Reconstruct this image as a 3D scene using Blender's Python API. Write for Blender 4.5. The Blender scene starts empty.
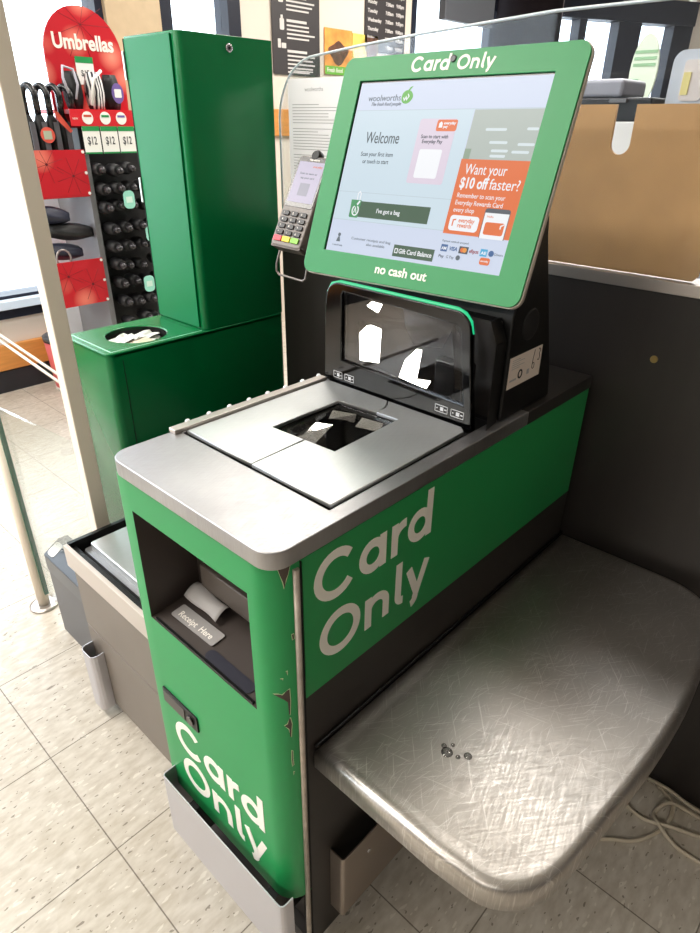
import bpy, bmesh, math, random
from mathutils import Vector, Matrix
random.seed(4)
SC = bpy.context.scene
COL = SC.collection

# ------------------------------------------------------------------ camera, sky, lights, exposure
CAM_POS = (0.8263, -0.3762, 1.3087)
YAW, PITCH, ROLL = math.radians(42.8105), math.radians(28.5438), math.radians(0.7256)
cam_data = bpy.data.cameras.new('camera')
cam_data.sensor_fit = 'AUTO'
cam_data.sensor_width = 36.0
cam_data.lens = 630.9 / 933 * 36.0
cam_data.clip_start = 0.02
cam = bpy.data.objects.new('camera', cam_data)
COL.objects.link(cam)
_f = Vector((-math.sin(YAW) * math.cos(PITCH), math.cos(YAW) * math.cos(PITCH), -math.sin(PITCH)))
_r = Vector((math.cos(YAW), math.sin(YAW), 0))
_u = _r.cross(_f)
_r2 = math.cos(ROLL) * _r + math.sin(ROLL) * _u
_u2 = -math.sin(ROLL) * _r + math.cos(ROLL) * _u
_m = Matrix((_r2, _u2, -_f)).transposed().to_4x4()
_m.translation = Vector(CAM_POS)
cam.matrix_world = _m
SC.camera = cam

w = bpy.data.worlds.new('sky')
SC.world = w
w.use_nodes = True
w.node_tree.nodes['Background'].inputs[0].default_value = (0.86, 0.93, 1.0, 1)
w.node_tree.nodes['Background'].inputs[1].default_value = 6.0

def area(name, loc, sx, sy, power, col=(1, 0.95, 0.88), rot=(0, 0, 0)):
    l = bpy.data.lights.new(name, 'AREA')
    l.shape = 'RECTANGLE'; l.size = sx; l.size_y = sy; l.energy = power; l.color = col
    o = bpy.data.objects.new(name, l); COL.objects.link(o)
    o.location = loc; o.rotation_euler = rot
    return o
# unseen ceiling lamps without fittings; right-hand one behind the camera is added fill
for ly, lx, pw in ((-3.2, -2.0, 44), (-3.2, -0.6, 44), (-0.9, -2.0, 40), (-0.9, -0.7, 34), (1.62, -1.5, 34), (1.75, 0.05, 17), (-3.4, 1.8, 44), (3.7, -1.3, 56), (4.2, -0.3, 44)):
    area('ceiling_and_fill_lamp', (lx, ly, 2.78), 1.2, 0.28, pw)

SC.view_settings.view_transform = 'Standard'
SC.view_settings.look = 'None'
SC.view_settings.gamma = 1.0
SC.view_settings.use_curve_mapping = False
SC.view_settings.exposure = 0.2
SC.cycles.use_denoising = True
SC.cycles.max_bounces = 8
SC.cycles.transparent_max_bounces = 16
SC.cycles.caustics_reflective = False
SC.cycles.caustics_refractive = False
SC.cycles.sample_clamp_indirect = 6

# ------------------------------------------------------------------ materials
def lin(c):
    return tuple(((v / 255) / 12.92 if v / 255 <= 0.04045 else ((v / 255 + 0.055) / 1.055) ** 2.4) for v in c)
MATS = {}
def mat(name, rgb, rough=0.5, metal=0.0, emit=0.0, spec=0.5, coat=0.0, var=0.0, vscale=8.0, bump=0.0, bscale=60.0, stretch=None, rvar=0.0):
    if name in MATS: return MATS[name]
    m = bpy.data.materials.new(name); m.use_nodes = True
    nt = m.node_tree; b = nt.nodes['Principled BSDF']
    c = (*lin(rgb), 1)
    b.inputs['Base Color'].default_value = c
    b.inputs['Roughness'].default_value = rough
    b.inputs['Metallic'].default_value = metal
    b.inputs['Specular IOR Level'].default_value = spec
    b.inputs['Coat Weight'].default_value = coat
    if emit:
        b.inputs['Base Color'].default_value = (0.01, 0.01, 0.01, 1)
        b.inputs['Emission Color'].default_value = c
        b.inputs['Emission Strength'].default_value = emit
    if var or bump or rvar:
        tc = nt.nodes.new('ShaderNodeTexCoord'); mp = nt.nodes.new('ShaderNodeMapping')
        nt.links.new(tc.outputs['Object'], mp.inputs[0])
        if stretch: mp.inputs['Scale'].default_value = stretch
    if var or rvar:
        n = nt.nodes.new('ShaderNodeTexNoise'); n.inputs['Scale'].default_value = vscale; n.inputs['Detail'].default_value = 5
        nt.links.new(mp.outputs[0], n.inputs['Vector'])
    if var:
        r = nt.nodes.new('ShaderNodeValToRGB')
        r.color_ramp.elements[0].position = 0.3; r.color_ramp.elements[1].position = 0.7
        r.color_ramp.elements[0].color = (*[v * (1 - var) for v in c[:3]], 1)
        r.color_ramp.elements[1].color = (*[min(1, v * (1 + var)) for v in c[:3]], 1)
        nt.links.new(n.outputs[0], r.inputs[0]); nt.links.new(r.outputs[0], b.inputs['Base Color'])
    if rvar:
        mr = nt.nodes.new('ShaderNodeMapRange')
        mr.inputs['From Min'].default_value = 0.3; mr.inputs['From Max'].default_value = 0.7
        mr.inputs['To Min'].default_value = max(0.02, rough - rvar); mr.inputs['To Max'].default_value = rough + rvar
        nt.links.new(n.outputs[0], mr.inputs['Value']); nt.links.new(mr.outputs[0], b.inputs['Roughness'])
    if bump:
        n2 = nt.nodes.new('ShaderNodeTexNoise'); n2.inputs['Scale'].default_value = bscale; n2.inputs['Detail'].default_value = 3
        nt.links.new(mp.outputs[0], n2.inputs['Vector'])
        bp = nt.nodes.new('ShaderNodeBump'); bp.inputs['Strength'].default_value = bump; bp.inputs['Distance'].default_value = 0.002
        nt.links.new(n2.outputs[0], bp.inputs['Height']); nt.links.new(bp.outputs[0], b.inputs['Normal'])
    MATS[name] = m
    return m

def glass_mat(name, tint=(0.97, 0.99, 1.0), refl=0.08, rough=0.02, haze=0.0, fres=0.5):
    m = bpy.data.materials.new(name); m.use_nodes = True
    nt = m.node_tree; nt.nodes.clear()
    out = nt.nodes.new('ShaderNodeOutputMaterial')
    tr = nt.nodes.new('ShaderNodeBsdfTransparent'); tr.inputs[0].default_value = (*tint, 1)
    gl = nt.nodes.new('ShaderNodeBsdfGlossy'); gl.inputs['Roughness'].default_value = rough
    lw = nt.nodes.new('ShaderNodeLayerWeight'); lw.inputs[0].default_value = 0.35
    ma = nt.nodes.new('ShaderNodeMath'); ma.operation = 'MULTIPLY_ADD'
    ma.inputs[1].default_value = fres; ma.inputs[2].default_value = refl
    nt.links.new(lw.outputs['Fresnel'], ma.inputs[0])
    mx = nt.nodes.new('ShaderNodeMixShader')
    nt.links.new(ma.outputs[0], mx.inputs[0]); nt.links.new(tr.outputs[0], mx.inputs[1]); nt.links.new(gl.outputs[0], mx.inputs[2])
    last = mx
    if haze:
        df = nt.nodes.new('ShaderNodeBsdfDiffuse'); df.inputs[0].default_value = (0.8, 0.85, 0.9, 1)
        m2 = nt.nodes.new('ShaderNodeMixShader'); m2.inputs[0].default_value = haze
        nt.links.new(mx.outputs[0], m2.inputs[1]); nt.links.new(df.outputs[0], m2.inputs[2]); last = m2
    nt.links.new(last.outputs[0], out.inputs[0])
    return m

def steel_mat(name, rgb=(200, 200, 200), rough=0.32, scratch=0.25, scale=1.0, metal=1.0, worn=0.0):
    """stainless steel with fine wear scratches"""
    m = bpy.data.materials.new(name); m.use_nodes = True
    nt = m.node_tree; b = nt.nodes['Principled BSDF']
    b.inputs['Metallic'].default_value = metal
    tc = nt.nodes.new('ShaderNodeTexCoord')
    def noise(sc, stretch, rot, detail=4):
        mp = nt.nodes.new('ShaderNodeMapping'); mp.vector_type = 'TEXTURE'; mp.inputs['Scale'].default_value = [1 / v for v in stretch]; mp.inputs['Rotation'].default_value = (0, 0, rot)
        nt.links.new(tc.outputs['Object'], mp.inputs[0])
        n = nt.nodes.new('ShaderNodeTexNoise'); n.inputs['Scale'].default_value = sc; n.inputs['Detail'].default_value = detail
        nt.links.new(mp.outputs[0], n.inputs['Vector'])
        return n
    a = noise(30 * scale, (1, 18, 1), 0.9); c = noise(30 * scale, (16, 1, 1), 0.3); d = noise(5 * scale, (1, 1, 1), 0, 6)
    s = nt.nodes.new('ShaderNodeMath'); s.operation = 'ADD'
    nt.links.new(a.outputs[0], s.inputs[0]); nt.links.new(c.outputs[0], s.inputs[1])
    h = nt.nodes.new('ShaderNodeMath'); h.operation = 'MULTIPLY'; h.inputs[1].default_value = 0.5
    nt.links.new(s.outputs[0], h.inputs[0])
    mr = nt.nodes.new('ShaderNodeMapRange')
    mr.inputs['From Min'].default_value = 0.35; mr.inputs['From Max'].default_value = 0.65
    mr.inputs['To Min'].default_value = rough - 0.08; mr.inputs['To Max'].default_value = rough + 0.1
    nt.links.new(h.outputs[0], mr.inputs['Value']); nt.links.new(mr.outputs[0], b.inputs['Roughness'])
    bp = nt.nodes.new('ShaderNodeBump'); bp.inputs['Strength'].default_value = scratch; bp.inputs['Distance'].default_value = 0.00012 + 0.0002 * worn
    nt.links.new(h.outputs[0], bp.inputs['Height']); nt.links.new(bp.outputs[0], b.inputs['Normal'])
    r = nt.nodes.new('ShaderNodeValToRGB'); col = lin(rgb)
    r.color_ramp.elements[0].position = 0.3; r.color_ramp.elements[1].position = 0.7
    r.color_ramp.elements[0].color = (*[v * 0.82 for v in col], 1); r.color_ramp.elements[1].color = (*[min(1, v * 1.08) for v in col], 1)
    nt.links.new(d.outputs[0], r.inputs[0]); nt.links.new(r.outputs[0], b.inputs['Base Color'])
    if worn:
        # hair scratches running several ways, lighter than the sheet
        last = r.outputs[0]
        for sc, st, ro, th in ((16, (1, 40, 1), 0.9, 0.66), (18, (1, 44, 1), 1.35, 0.66), (14, (1, 36, 1), 2.3, 0.68), (20, (1, 30, 1), 1.75, 0.66), (12, (1, 50, 1), 0.3, 0.69)):
            nn = noise(sc, st, ro, 2)
            g = nt.nodes.new('ShaderNodeMapRange'); g.inputs['From Min'].default_value = th - 0.03; g.inputs['From Max'].default_value = th + 0.04; g.inputs['To Max'].default_value = worn
            nt.links.new(nn.outputs[0], g.inputs['Value'])
            mx = nt.nodes.new('ShaderNodeMix'); mx.data_type = 'RGBA'; mx.inputs[7].default_value = (0.95, 0.93, 0.9, 1)
            nt.links.new(g.outputs[0], mx.inputs[0]); nt.links.new(last, mx.inputs[6]); last = mx.outputs[2]
        nt.links.new(last, b.inputs['Base Color'])
    return m

def floor_mat():
    m = bpy.data.materials.new('vinyl_tiles'); m.use_nodes = True
    nt = m.node_tree; b = nt.nodes['Principled BSDF']; N = nt.nodes.new; Lk = nt.links.new
    tc = N('ShaderNodeTexCoord'); sep = N('ShaderNodeSeparateXYZ'); Lk(tc.outputs['Object'], sep.inputs[0])
    S = 0.305
    def M(op, a, bb=None, c=None):
        n = N('ShaderNodeMath'); n.operation = op
        for i, v in enumerate((a, bb, c)):
            if v is None: continue
            if isinstance(v, (int, float)): n.inputs[i].default_value = v
            else: Lk(v, n.inputs[i])
        return n.outputs[0]
    def axis(o, off):
        t = M('MULTIPLY_ADD', o, 1 / S, -off / S)
        fr = M('FRACT', t); d = M('ABSOLUTE', M('SUBTRACT', fr, 0.5))
        return M('FLOOR', t), M('GREATER_THAN', d, 0.4958)
    ix, jx = axis(sep.outputs[0], -0.03); iy, jy = axis(sep.outputs[1], -0.138)
    joint = M('MAXIMUM', jx, jy)
    rnd = N('ShaderNodeTexWhiteNoise'); rnd.noise_dimensions = '2D'
    cb = N('ShaderNodeCombineXYZ'); Lk(ix, cb.inputs[0]); Lk(iy, cb.inputs[1]); Lk(cb.outputs[0], rnd.inputs['Vector'])
    # marbled flecks, all running one way
    mp = N('ShaderNodeMapping'); mp.inputs['Rotation'].default_value = (0, 0, 0.25); mp.inputs['Scale'].default_value = (2.6, 1, 1)
    Lk(tc.outputs['Object'], mp.inputs[0])
    n1 = N('ShaderNodeTexNoise'); n1.inputs['Scale'].default_value = 26; n1.inputs['Detail'].default_value = 4; Lk(mp.outputs[0], n1.inputs['Vector'])
    n2 = N('ShaderNodeTexNoise'); n2.inputs['Scale'].default_value = 2.2; n2.inputs['Detail'].default_value = 3; Lk(tc.outputs['Object'], n2.inputs['Vector'])
    def flecks(sc, rot, st, th, off):
        mq = N('ShaderNodeMapping'); mq.inputs['Rotation'].default_value = (0, 0, rot); mq.inputs['Scale'].default_value = st; mq.inputs['Location'].default_value = (off, off, 0)
        Lk(tc.outputs['Object'], mq.inputs[0])
        nn = N('ShaderNodeTexNoise'); nn.inputs['Scale'].default_value = sc; nn.inputs['Detail'].default_value = 1.5; Lk(mq.outputs[0], nn.inputs['Vector'])
        return M('GREATER_THAN', nn.outputs[0], th)
    dark = M('MAXIMUM', flecks(34, 0.0, (3.4, 1, 1), 0.705, 3), flecks(60, 0.0, (2, 1, 1), 0.70, 9))
    pale = flecks(30, 0.0, (3.0, 1, 1), 0.66, 21)
    r = N('ShaderNodeValToRGB')
    r.color_ramp.elements[0].position = 0.35; r.color_ramp.elements[1].position = 0.65
    r.color_ramp.elements[0].color = (*lin((182, 172, 158)), 1); r.color_ramp.elements[1].color = (*lin((202, 194, 182)), 1)
    Lk(n1.outputs[0], r.inputs[0])
    def mix(f, a, c):
        n = N('ShaderNodeMix'); n.data_type = 'RGBA'
        if isinstance(f, (int, float)): n.inputs[0].default_value = f
        else: Lk(f, n.inputs[0])
        Lk(a, n.inputs[6])
        if isinstance(c, tuple): n.inputs[7].default_value = (*c, 1)
        else: Lk(c, n.inputs[7])
        return n.outputs[2]
    c = mix(M('MULTIPLY', M('GREATER_THAN', n2.outputs[0], 0.58), 0.12), r.outputs[0], lin((165, 150, 125)))
    c = mix(M('MULTIPLY', pale, 0.5), c, lin((226, 220, 208)))
    c = mix(M('MULTIPLY', dark, 0.62), c, lin((78, 66, 50)))
    c = mix(M('MULTIPLY', rnd.outputs[0], 0.06), c, lin((150, 140, 120)))
    c = mix(M('MULTIPLY', joint, 0.75), c, lin((72, 60, 46)))
    Lk(c, b.inputs['Base Color'])
    b.inputs['Roughness'].default_value = 0.28
    rm = N('ShaderNodeMapRange'); rm.inputs['To Min'].default_value = 0.2; rm.inputs['To Max'].default_value = 0.4
    Lk(n2.outputs[0], rm.inputs['Value']); Lk(rm.outputs[0], b.inputs['Roughness'])
    return m

def print_mat(name, c0, c1):
    """printed sheet: pale umbrellas on red, in object space of each sheet"""
    m = bpy.data.materials.new(name); m.use_nodes = True
    nt = m.node_tree; b = nt.nodes['Principled BSDF']
    tc = nt.nodes.new('ShaderNodeTexCoord')
    v = nt.nodes.new('ShaderNodeTexVoronoi'); v.inputs['Scale'].default_value = 6.5; v.inputs['Randomness'].default_value = 0.7
    nt.links.new(tc.outputs['Object'], v.inputs['Vector'])
    r = nt.nodes.new('ShaderNodeValToRGB')
    r.color_ramp.elements[0].position = 0.0; r.color_ramp.elements[1].position = 0.40
    r.color_ramp.elements[0].color = (*lin(c1), 1); r.color_ramp.elements[1].color = (*lin(c0), 1)
    nt.links.new(v.outputs['Distance'], r.inputs[0]); nt.links.new(r.outputs[0], b.inputs['Base Color'])
    b.inputs['Roughness'].default_value = 0.4
    return m

GREEN = mat('green_enamel', (32, 142, 78), 0.42, var=0.03, vscale=3, spec=0.3)
GREEN_SIDE = mat('green_vinyl', (34, 142, 76), 0.4, var=0.04, vscale=4)
GREEN_BIN = mat('deep_green_paint', (0, 116, 62), 0.26, spec=0.4)
GREEN_TRIM = mat('green_bezel', (32, 134, 74), 0.45)
DARK = mat('charcoal_laminate', (40, 35, 32), 0.5, var=0.06, vscale=12)
WALLDARK = mat('dark_brown_laminate', (40, 36, 34), 0.42, var=0.1, vscale=5, stretch=(6, 1, 0.6))
BLACK = mat('black_plastic', (10, 10, 11), 0.42, spec=0.35)
BLACKG = mat('gloss_black', (6, 6, 7), 0.08)
RECESS = mat('brown_black_plastic', (62, 54, 50), 0.45)
GAP = mat('dark_gap', (8, 8, 8), 0.8)
STEEL = steel_mat('brushed_steel', (166, 164, 165), 0.42, 0.1, metal=1.0)
STEELW = steel_mat('worn_steel', (184, 178, 172), 0.37, 0.5, 1.0, worn=0.32)
STEELP = steel_mat('platter_steel', (200, 202, 202), 0.38, 0.03, 0.6, metal=0.78)
STEELD = mat('steel_edge', (200, 192, 186), 0.32, 0.85)
ALU = mat('satin_aluminium', (196, 194, 200), 0.4, 0.75)
WHITE = mat('white_vinyl', (238, 232, 224), 0.5)
PAPER = mat('paper', (236, 235, 232), 0.7)
PAPERG = mat('thin_paper', (168, 164, 162), 0.6)
BEIGE = mat('beige_paint', (214, 204, 192), 0.6, var=0.03, vscale=2)
TAN = mat('tan_stone', (186, 166, 136), 0.4, var=0.1, vscale=9)
CEIL = mat('ceiling_white', (226, 224, 218), 0.8)
FRAME = mat('dark_window_frame', (26, 30, 44), 0.45, spec=0.3)
GREIGE = mat('greige_laminate', (114, 105, 97), 0.5, var=0.04, vscale=10)
CARD = mat('brown_board', (222, 170, 112), 0.55, var=0.07, vscale=14, bump=0.05)
RED = mat('red_card', (206, 28, 40), 0.4)
PRINT = print_mat('umbrella_print', (186, 10, 30), (244, 150, 128))
CANVAS = mat('black_canopy', (20, 20, 24), 0.55, bump=0.4, bscale=90)
NAVY = mat('navy_canopy', (34, 38, 58), 0.5, bump=0.4, bscale=60)
SILVER = mat('silver', (215, 215, 220), 0.2, 1.0)
MINT = mat('mint_tag', (150, 216, 200), 0.5)
GREY = mat('mid_grey', (112, 112, 116), 0.5)
DKGREY = mat('dark_grey_plastic', (70, 72, 78), 0.42)
WOOD = mat('orange_wood', (206, 140, 70), 0.45, var=0.12, vscale=6, stretch=(1, 1, 12))
CABLE = mat('grey_cable', (196, 184, 164), 0.45)
POST = mat('champagne_paint', (240, 228, 212), 0.42)
PANE = glass_mat('window_glass', (0.97, 0.99, 1.0), 0.03)
ACRYL = glass_mat('acrylic', (0.96, 0.98, 1.0), 0.015, 0.03, 0.008, fres=0.2)
ACRE = mat('acrylic_edge', (214, 226, 232), 0.15, coat=0.5)
GLASSG = glass_mat('gate_glass', (0.97, 0.99, 0.98), 0.01)
GEDGE = mat('green_glass_edge', (60, 130, 112), 0.15)
SCAN = glass_mat('scanner_glass', (0.88, 0.88, 0.89), 0.02, 0.01, fres=0.15)

# ------------------------------------------------------------------ mesh helpers
class MB:
    def __init__(s): s.v = []; s.f = []; s.sm = []
    def add(s, vs, fs, smooth=False):
        o = len(s.v); s.v += [tuple(q) for q in vs]
        s.f += [tuple(i + o for i in f) for f in fs]; s.sm += [smooth] * len(fs)
        return s
    def box(s, x0, x1, y0, y1, z0, z1):
        vs = [(x0, y0, z0), (x1, y0, z0), (x1, y1, z0), (x0, y1, z0), (x0, y0, z1), (x1, y0, z1), (x1, y1, z1), (x0, y1, z1)]
        return s.add(vs, [(3, 2, 1, 0), (4, 5, 6, 7), (0, 1, 5, 4), (1, 2, 6, 5), (2, 3, 7, 6), (3, 0, 4, 7)])
    def prism(s, poly, a, b, axis='z', smooth=False):
        n = len(poly)
        def P(p, h):
            return {'z': (p[0], p[1], h), 'x': (h, p[0], p[1]), 'y': (p[0], h, p[1])}[axis]
        vs = [P(p, a) for p in poly] + [P(p, b) for p in poly]
        s.add(vs, [tuple(range(n))[::-1], tuple(range(n, 2 * n))])
        s.add(vs, [(i, (i + 1) % n, n + (i + 1) % n, n + i) for i in range(n)], smooth)
        return s
    def tube(s, pts, r, n=8, cap=True, closed=False):
        pts = [Vector(p) for p in pts]; R = r if isinstance(r, (list, tuple)) else [r] * len(pts)
        vs = []; L = len(pts)
        ref = None
        for i, p in enumerate(pts):
            if closed: t = pts[(i + 1) % L] - pts[i - 1]
            else: t = pts[min(i + 1, L - 1)] - pts[max(i - 1, 0)]
            t.normalize()
            if ref is None: ref = Vector((0, 0, 1)) if abs(t.z) < 0.9 else Vector((1, 0, 0))
            a = (ref - t * ref.dot(t)).normalized(); b = t.cross(a); ref = a
            for k in range(n):
                an = 2 * math.pi * k / n
                vs.append(p + (a * math.cos(an) + b * math.sin(an)) * R[i])
        fs = []
        for i in range(L if closed else L - 1):
            j = (i + 1) % L
            for k in range(n):
                fs.append((i * n + k, i * n + (k + 1) % n, j * n + (k + 1) % n, j * n + k))
        s.add(vs, fs, True)
        if cap and not closed:
            s.add(vs[:n], [tuple(range(n))[::-1]]); s.add(vs[-n:], [tuple(range(n))])
        return s
    def lathe(s, prof, c=(0, 0), n=24, axis='z', cap=True, smooth=True):
        """prof: (radius, height) pairs round a line through c"""
        vs = []
        for (r, h) in prof:
            for k in range(n):
                a = 2 * math.pi * k / n; x, y = c[0] + r * math.cos(a), c[1] + r * math.sin(a)
                vs.append({'z': (x, y, h), 'x': (h, x, y), 'y': (x, h, y)}[axis])
        m = len(prof); fs = []
        for i in range(m - 1):
            for k in range(n):
                fs.append((i * n + k, i * n + (k + 1) % n, (i + 1) * n + (k + 1) % n, (i + 1) * n + k))
        s.add(vs, fs, smooth)
        if cap:
            s.add(vs[:n], [tuple(range(n))[::-1]]); s.add(vs[-n:], [tuple(range(n))])
        return s
    def build(s, name, m, parent=None, bevel=0, seg=2, local=False):
        me = bpy.data.meshes.new(name); me.from_pydata(s.v, [], s.f)
        for p, q in zip(me.polygons, s.sm): p.use_smooth = q
        bm = bmesh.new(); bm.from_mesh(me); bmesh.ops.remove_doubles(bm, verts=bm.verts, dist=1e-6)
        bmesh.ops.recalc_face_normals(bm, faces=bm.faces); bm.to_mesh(me); bm.free()
        return link(name, me, m, parent, bevel, seg, local)
WM = {}
def link(name, me, m, parent=None, bevel=0, seg=2, local=False):
    o = bpy.data.objects.new(name, me); COL.objects.link(o)
    if m: me.materials.clear(); me.materials.append(m)
    if parent is not None:
        o.parent = parent
        WM[o] = WM.get(parent, Matrix())
        if not local: me.transform(WM[o].inverted())
    if bevel:
        b = o.modifiers.new('edge', 'BEVEL'); b.width = bevel; b.segments = seg; b.limit_method = 'ANGLE'; b.angle_limit = math.radians(40)
        for p in me.polygons: p.use_smooth = True
        b.harden_normals = True
    return o
def thing(name, label, cat, loc=(0, 0, 0), group=None, matrix=None):
    o = bpy.data.objects.new(name, None); COL.objects.link(o); o.empty_display_size = 0.05
    M = matrix or Matrix.Translation(loc)
    o.matrix_world = M; WM[o] = M.copy()
    return tag(o, label, cat, group)
def tag(o, label, cat, group=None, kind=None):
    o['label'] = label; o['category'] = cat
    if group: o['group'] = group
    if kind: o['kind'] = kind
    return o
def struct(o): o['kind'] = 'structure'; return o
def copy_tree(o, parent=None, m=None):
    c = o.copy(); COL.objects.link(c)
    if parent: c.parent = parent
    if m is not None: c.matrix_world = m; WM[c] = m
    for ch in list(o.children): copy_tree(ch, c)
    return c
def rrect(x0, x1, y0, y1, r, n=6):
    r = r if isinstance(r, (list, tuple)) else [r] * 4      # corners: x0y0, x1y0, x1y1, x0y1
    pts = []
    for (cx, cy, a0, rr) in ((x0 + r[0], y0 + r[0], 180, r[0]), (x1 - r[1], y0 + r[1], 270, r[1]), (x1 - r[2], y1 - r[2], 0, r[2]), (x0 + r[3], y1 - r[3], 90, r[3])):
        if rr <= 1e-6: pts.append((cx, cy)); continue
        for k in range(n + 1):
            a = math.radians(a0 + 90 * k / n); pts.append((cx + rr * math.cos(a), cy + rr * math.sin(a)))
    return pts
def plate(outer, holes, z0, z1, bevel=0.0):
    """a flat plate with holes; returns a mesh, extruded in z"""
    cu = bpy.data.curves.new('plate', 'CURVE'); cu.dimensions = '2D'; cu.fill_mode = 'BOTH'
    for loop in [outer] + holes:
        sp = cu.splines.new('POLY'); sp.points.add(len(loop) - 1)
        for p, q in zip(sp.points, loop): p.co = (q[0], q[1], 0, 1)
        sp.use_cyclic_u = True
    h = (z1 - z0) / 2
    cu.extrude = h - bevel; cu.bevel_depth = bevel; cu.bevel_resolution = 2
    if bevel: cu.offset = -bevel
    ob = bpy.data.objects.new('plate', cu); COL.objects.link(ob)
    dg = bpy.context.evaluated_depsgraph_get(); dg.update()
    me = bpy.data.meshes.new_from_object(ob.evaluated_get(dg)); bpy.data.objects.remove(ob); bpy.data.curves.remove(cu)
    me.transform(Matrix.Translation((0, 0, (z0 + z1) / 2)))
    return me
def frame_m(o, x, y):
    x = Vector(x).normalized(); y = Vector(y).normalized(); z = x.cross(y)
    M = Matrix((x, y, z)).transposed().to_4x4(); M.translation = Vector(o); return M
FRONT = lambda o: frame_m(o, (1, 0, 0), (0, 0, 1))          # a surface that faces -y
SIDE = lambda o: frame_m(o, (0, 1, 0), (0, 0, 1))           # a surface that faces +x
TOP = lambda o: frame_m(o, (1, 0, 0), (0, 1, 0))
def text_mesh(s, width=None, height=None, bold=0.0, depth=0.0002, align='LEFT', shear=0.0):
    cu = bpy.data.curves.new('txt', 'FONT'); cu.body = s; cu.size = 1; cu.offset = bold; cu.extrude = 0.001; cu.shear = shear
    cu.resolution_u = 4
    ob = bpy.data.objects.new('txt', cu); COL.objects.link(ob)
    dg = bpy.context.evaluated_depsgraph_get(); dg.update()
    me = bpy.data.meshes.new_from_object(ob.evaluated_get(dg)); bpy.data.objects.remove(ob); bpy.data.curves.remove(cu)
    xs = [v.co.x for v in me.vertices]
    x0, x1 = min(xs), max(xs)
    sx = width / (x1 - x0) if width else height
    sy = height if height else sx
    off = {'LEFT': -x0, 'CENTER': -(x0 + x1) / 2}[align]
    for v in me.vertices:
        v.co = ((v.co.x + off) * sx, v.co.y * sy, (v.co.z / 0.001) * depth / 2 + depth / 2)
    return me
def text(name, s, M, m, parent, **k):
    me = text_mesh(s, **k); me.transform(M); return link(name, me, m, parent)

# strokes of constant width: the round sign lettering
def ribbon(mb, pts, wd, M, d=0.0004, closed=False):
    n = len(pts); L = []; Rr = []
    for i in range(n):
        a = Vector(pts[i - 1] if (i > 0 or closed) else pts[i]); b = Vector(pts[i]); c = Vector(pts[(i + 1) % n] if (i < n - 1 or closed) else pts[i])
        t1 = (b - a); t2 = (c - b)
        t1 = t1.normalized() if t1.length > 1e-9 else t2.normalized(); t2 = t2.normalized() if t2.length > 1e-9 else t1
        n1 = Vector((-t1.y, t1.x)); n2 = Vector((-t2.y, t2.x)); nn = (n1 + n2); nn.normalize()
        k = wd / 2 / max(0.5, nn.dot(n1))
        L.append(b + nn * k); Rr.append(b - nn * k)
    vs = [M @ Vector((p.x, p.y, d)) for p in L + Rr] + [M @ Vector((p.x, p.y, 0)) for p in L + Rr]
    fs = []
    for i in range(n if closed else n - 1):
        j = (i + 1) % n
        fs += [(i, n + i, n + j, j), (2 * n + i, i, j, 2 * n + j), (n + i, 3 * n + i, 3 * n + j, n + j)]
    if not closed: fs += [(0, 2 * n, 3 * n, n), (n - 1, 2 * n - 1, 4 * n - 1, 3 * n - 1)]
    mb.add(vs, fs)
def arc(cx, cy, rx, ry, a0, a1, n=24):
    return [(cx + rx * math.cos(math.radians(a0 + (a1 - a0) * i / n)), cy + ry * math.sin(math.radians(a0 + (a1 - a0) * i / n))) for i in range(n + 1)]
S_ = 13.5
def glyph(ch):
    h = S_ / 2
    if ch == 'C': return [(arc(39, 36, 39 - h, 38 - h, 40, 322), 0)], 80
    if ch == 'O': return [(arc(39, 36, 39 - h, 38 - h, 0, 360, 40)[:-1], 1)], 86
    if ch == 'a': return [(arc(27, 26.5, 27 - h, 27 - h, 0, 360, 30)[:-1], 1), ([(48, 0), (48, 53)], 0)], 64
    if ch == 'd': return [(arc(27, 26.5, 27 - h, 27 - h, 0, 360, 30)[:-1], 1), ([(49, 0), (49, 78)], 0)], 64
    if ch == 'r': return [([(h, 0), (h, 53)], 0), (arc(30, 28, 30 - h, 19.5, 180, 88, 10), 0)], 34
    if ch == 'n': return [([(h, 0), (h, 53)], 0), (arc(26, 29, 26 - h, 24 - h, 180, 0, 16) + [(52 - h, 0)], 0)], 64
    if ch == 'l': return [([(h, 78), (h, 17)] + arc(h + 11, 17, 11, 11, 180, 275, 8), 0)], 22
    if ch == 'y': return [([(h, 53), (27, 4)], 0), ([(50, 53), (28, 0)] + arc(12, -6.5, 14, 11, 10, -75, 8), 0)], 58
    if ch == ' ': return [], 20
    return [], 40
def sign(name, s, M, m, parent, k=0.001, gap=2.0, d=0.0005):
    mb = MB(); x = 0; q = 0
    for ch in s:
        st, adv = glyph(ch)
        for pts, cl in st:
            q += 1
            ribbon(mb, [((px + x) * k, py * k) for px, py in pts], S_ * k, M, d + 0.00012 * (q % 3), bool(cl))
        x += adv + gap
    return mb.build(name, m, parent)
#PART2
# ------------------------------------------------------------------ the room
H = 0.9; W = 0.394; YF = -0.032; D = 0.752
struct(MB().box(-2.9, 5.0, -5.0, 9.6, -0.1, 0).build('floor', floor_mat()))
struct(MB().box(-2.9, 5.0, -5.0, 9.6, 2.8, 2.9).build('ceiling', CEIL))
struct(MB().box(-2.9, 5.1, -5.1, -5.0, 0, 2.8).build('wall_front', mat('low_bounce_grey', (120, 116, 112), 0.7)))  # unseen walls, kept mid grey so they bounce less light
struct(MB().box(5.0, 5.1, -5.0, 9.6, 0, 2.8).build('wall_right', mat('low_bounce_grey', (120, 116, 112), 0.7)))
struct(MB().box(-0.2, 5.0, 9.5, 9.6, 0, 2.8).build('wall_back', BEIGE))
wx0, wx1 = -2.86, -2.74
b = MB(); b.box(wx0, wx1, -5.0, 2.47, 0, 0.44); b.box(wx0, wx1, -5.0, 5.6, 2.55, 2.8)
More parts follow.
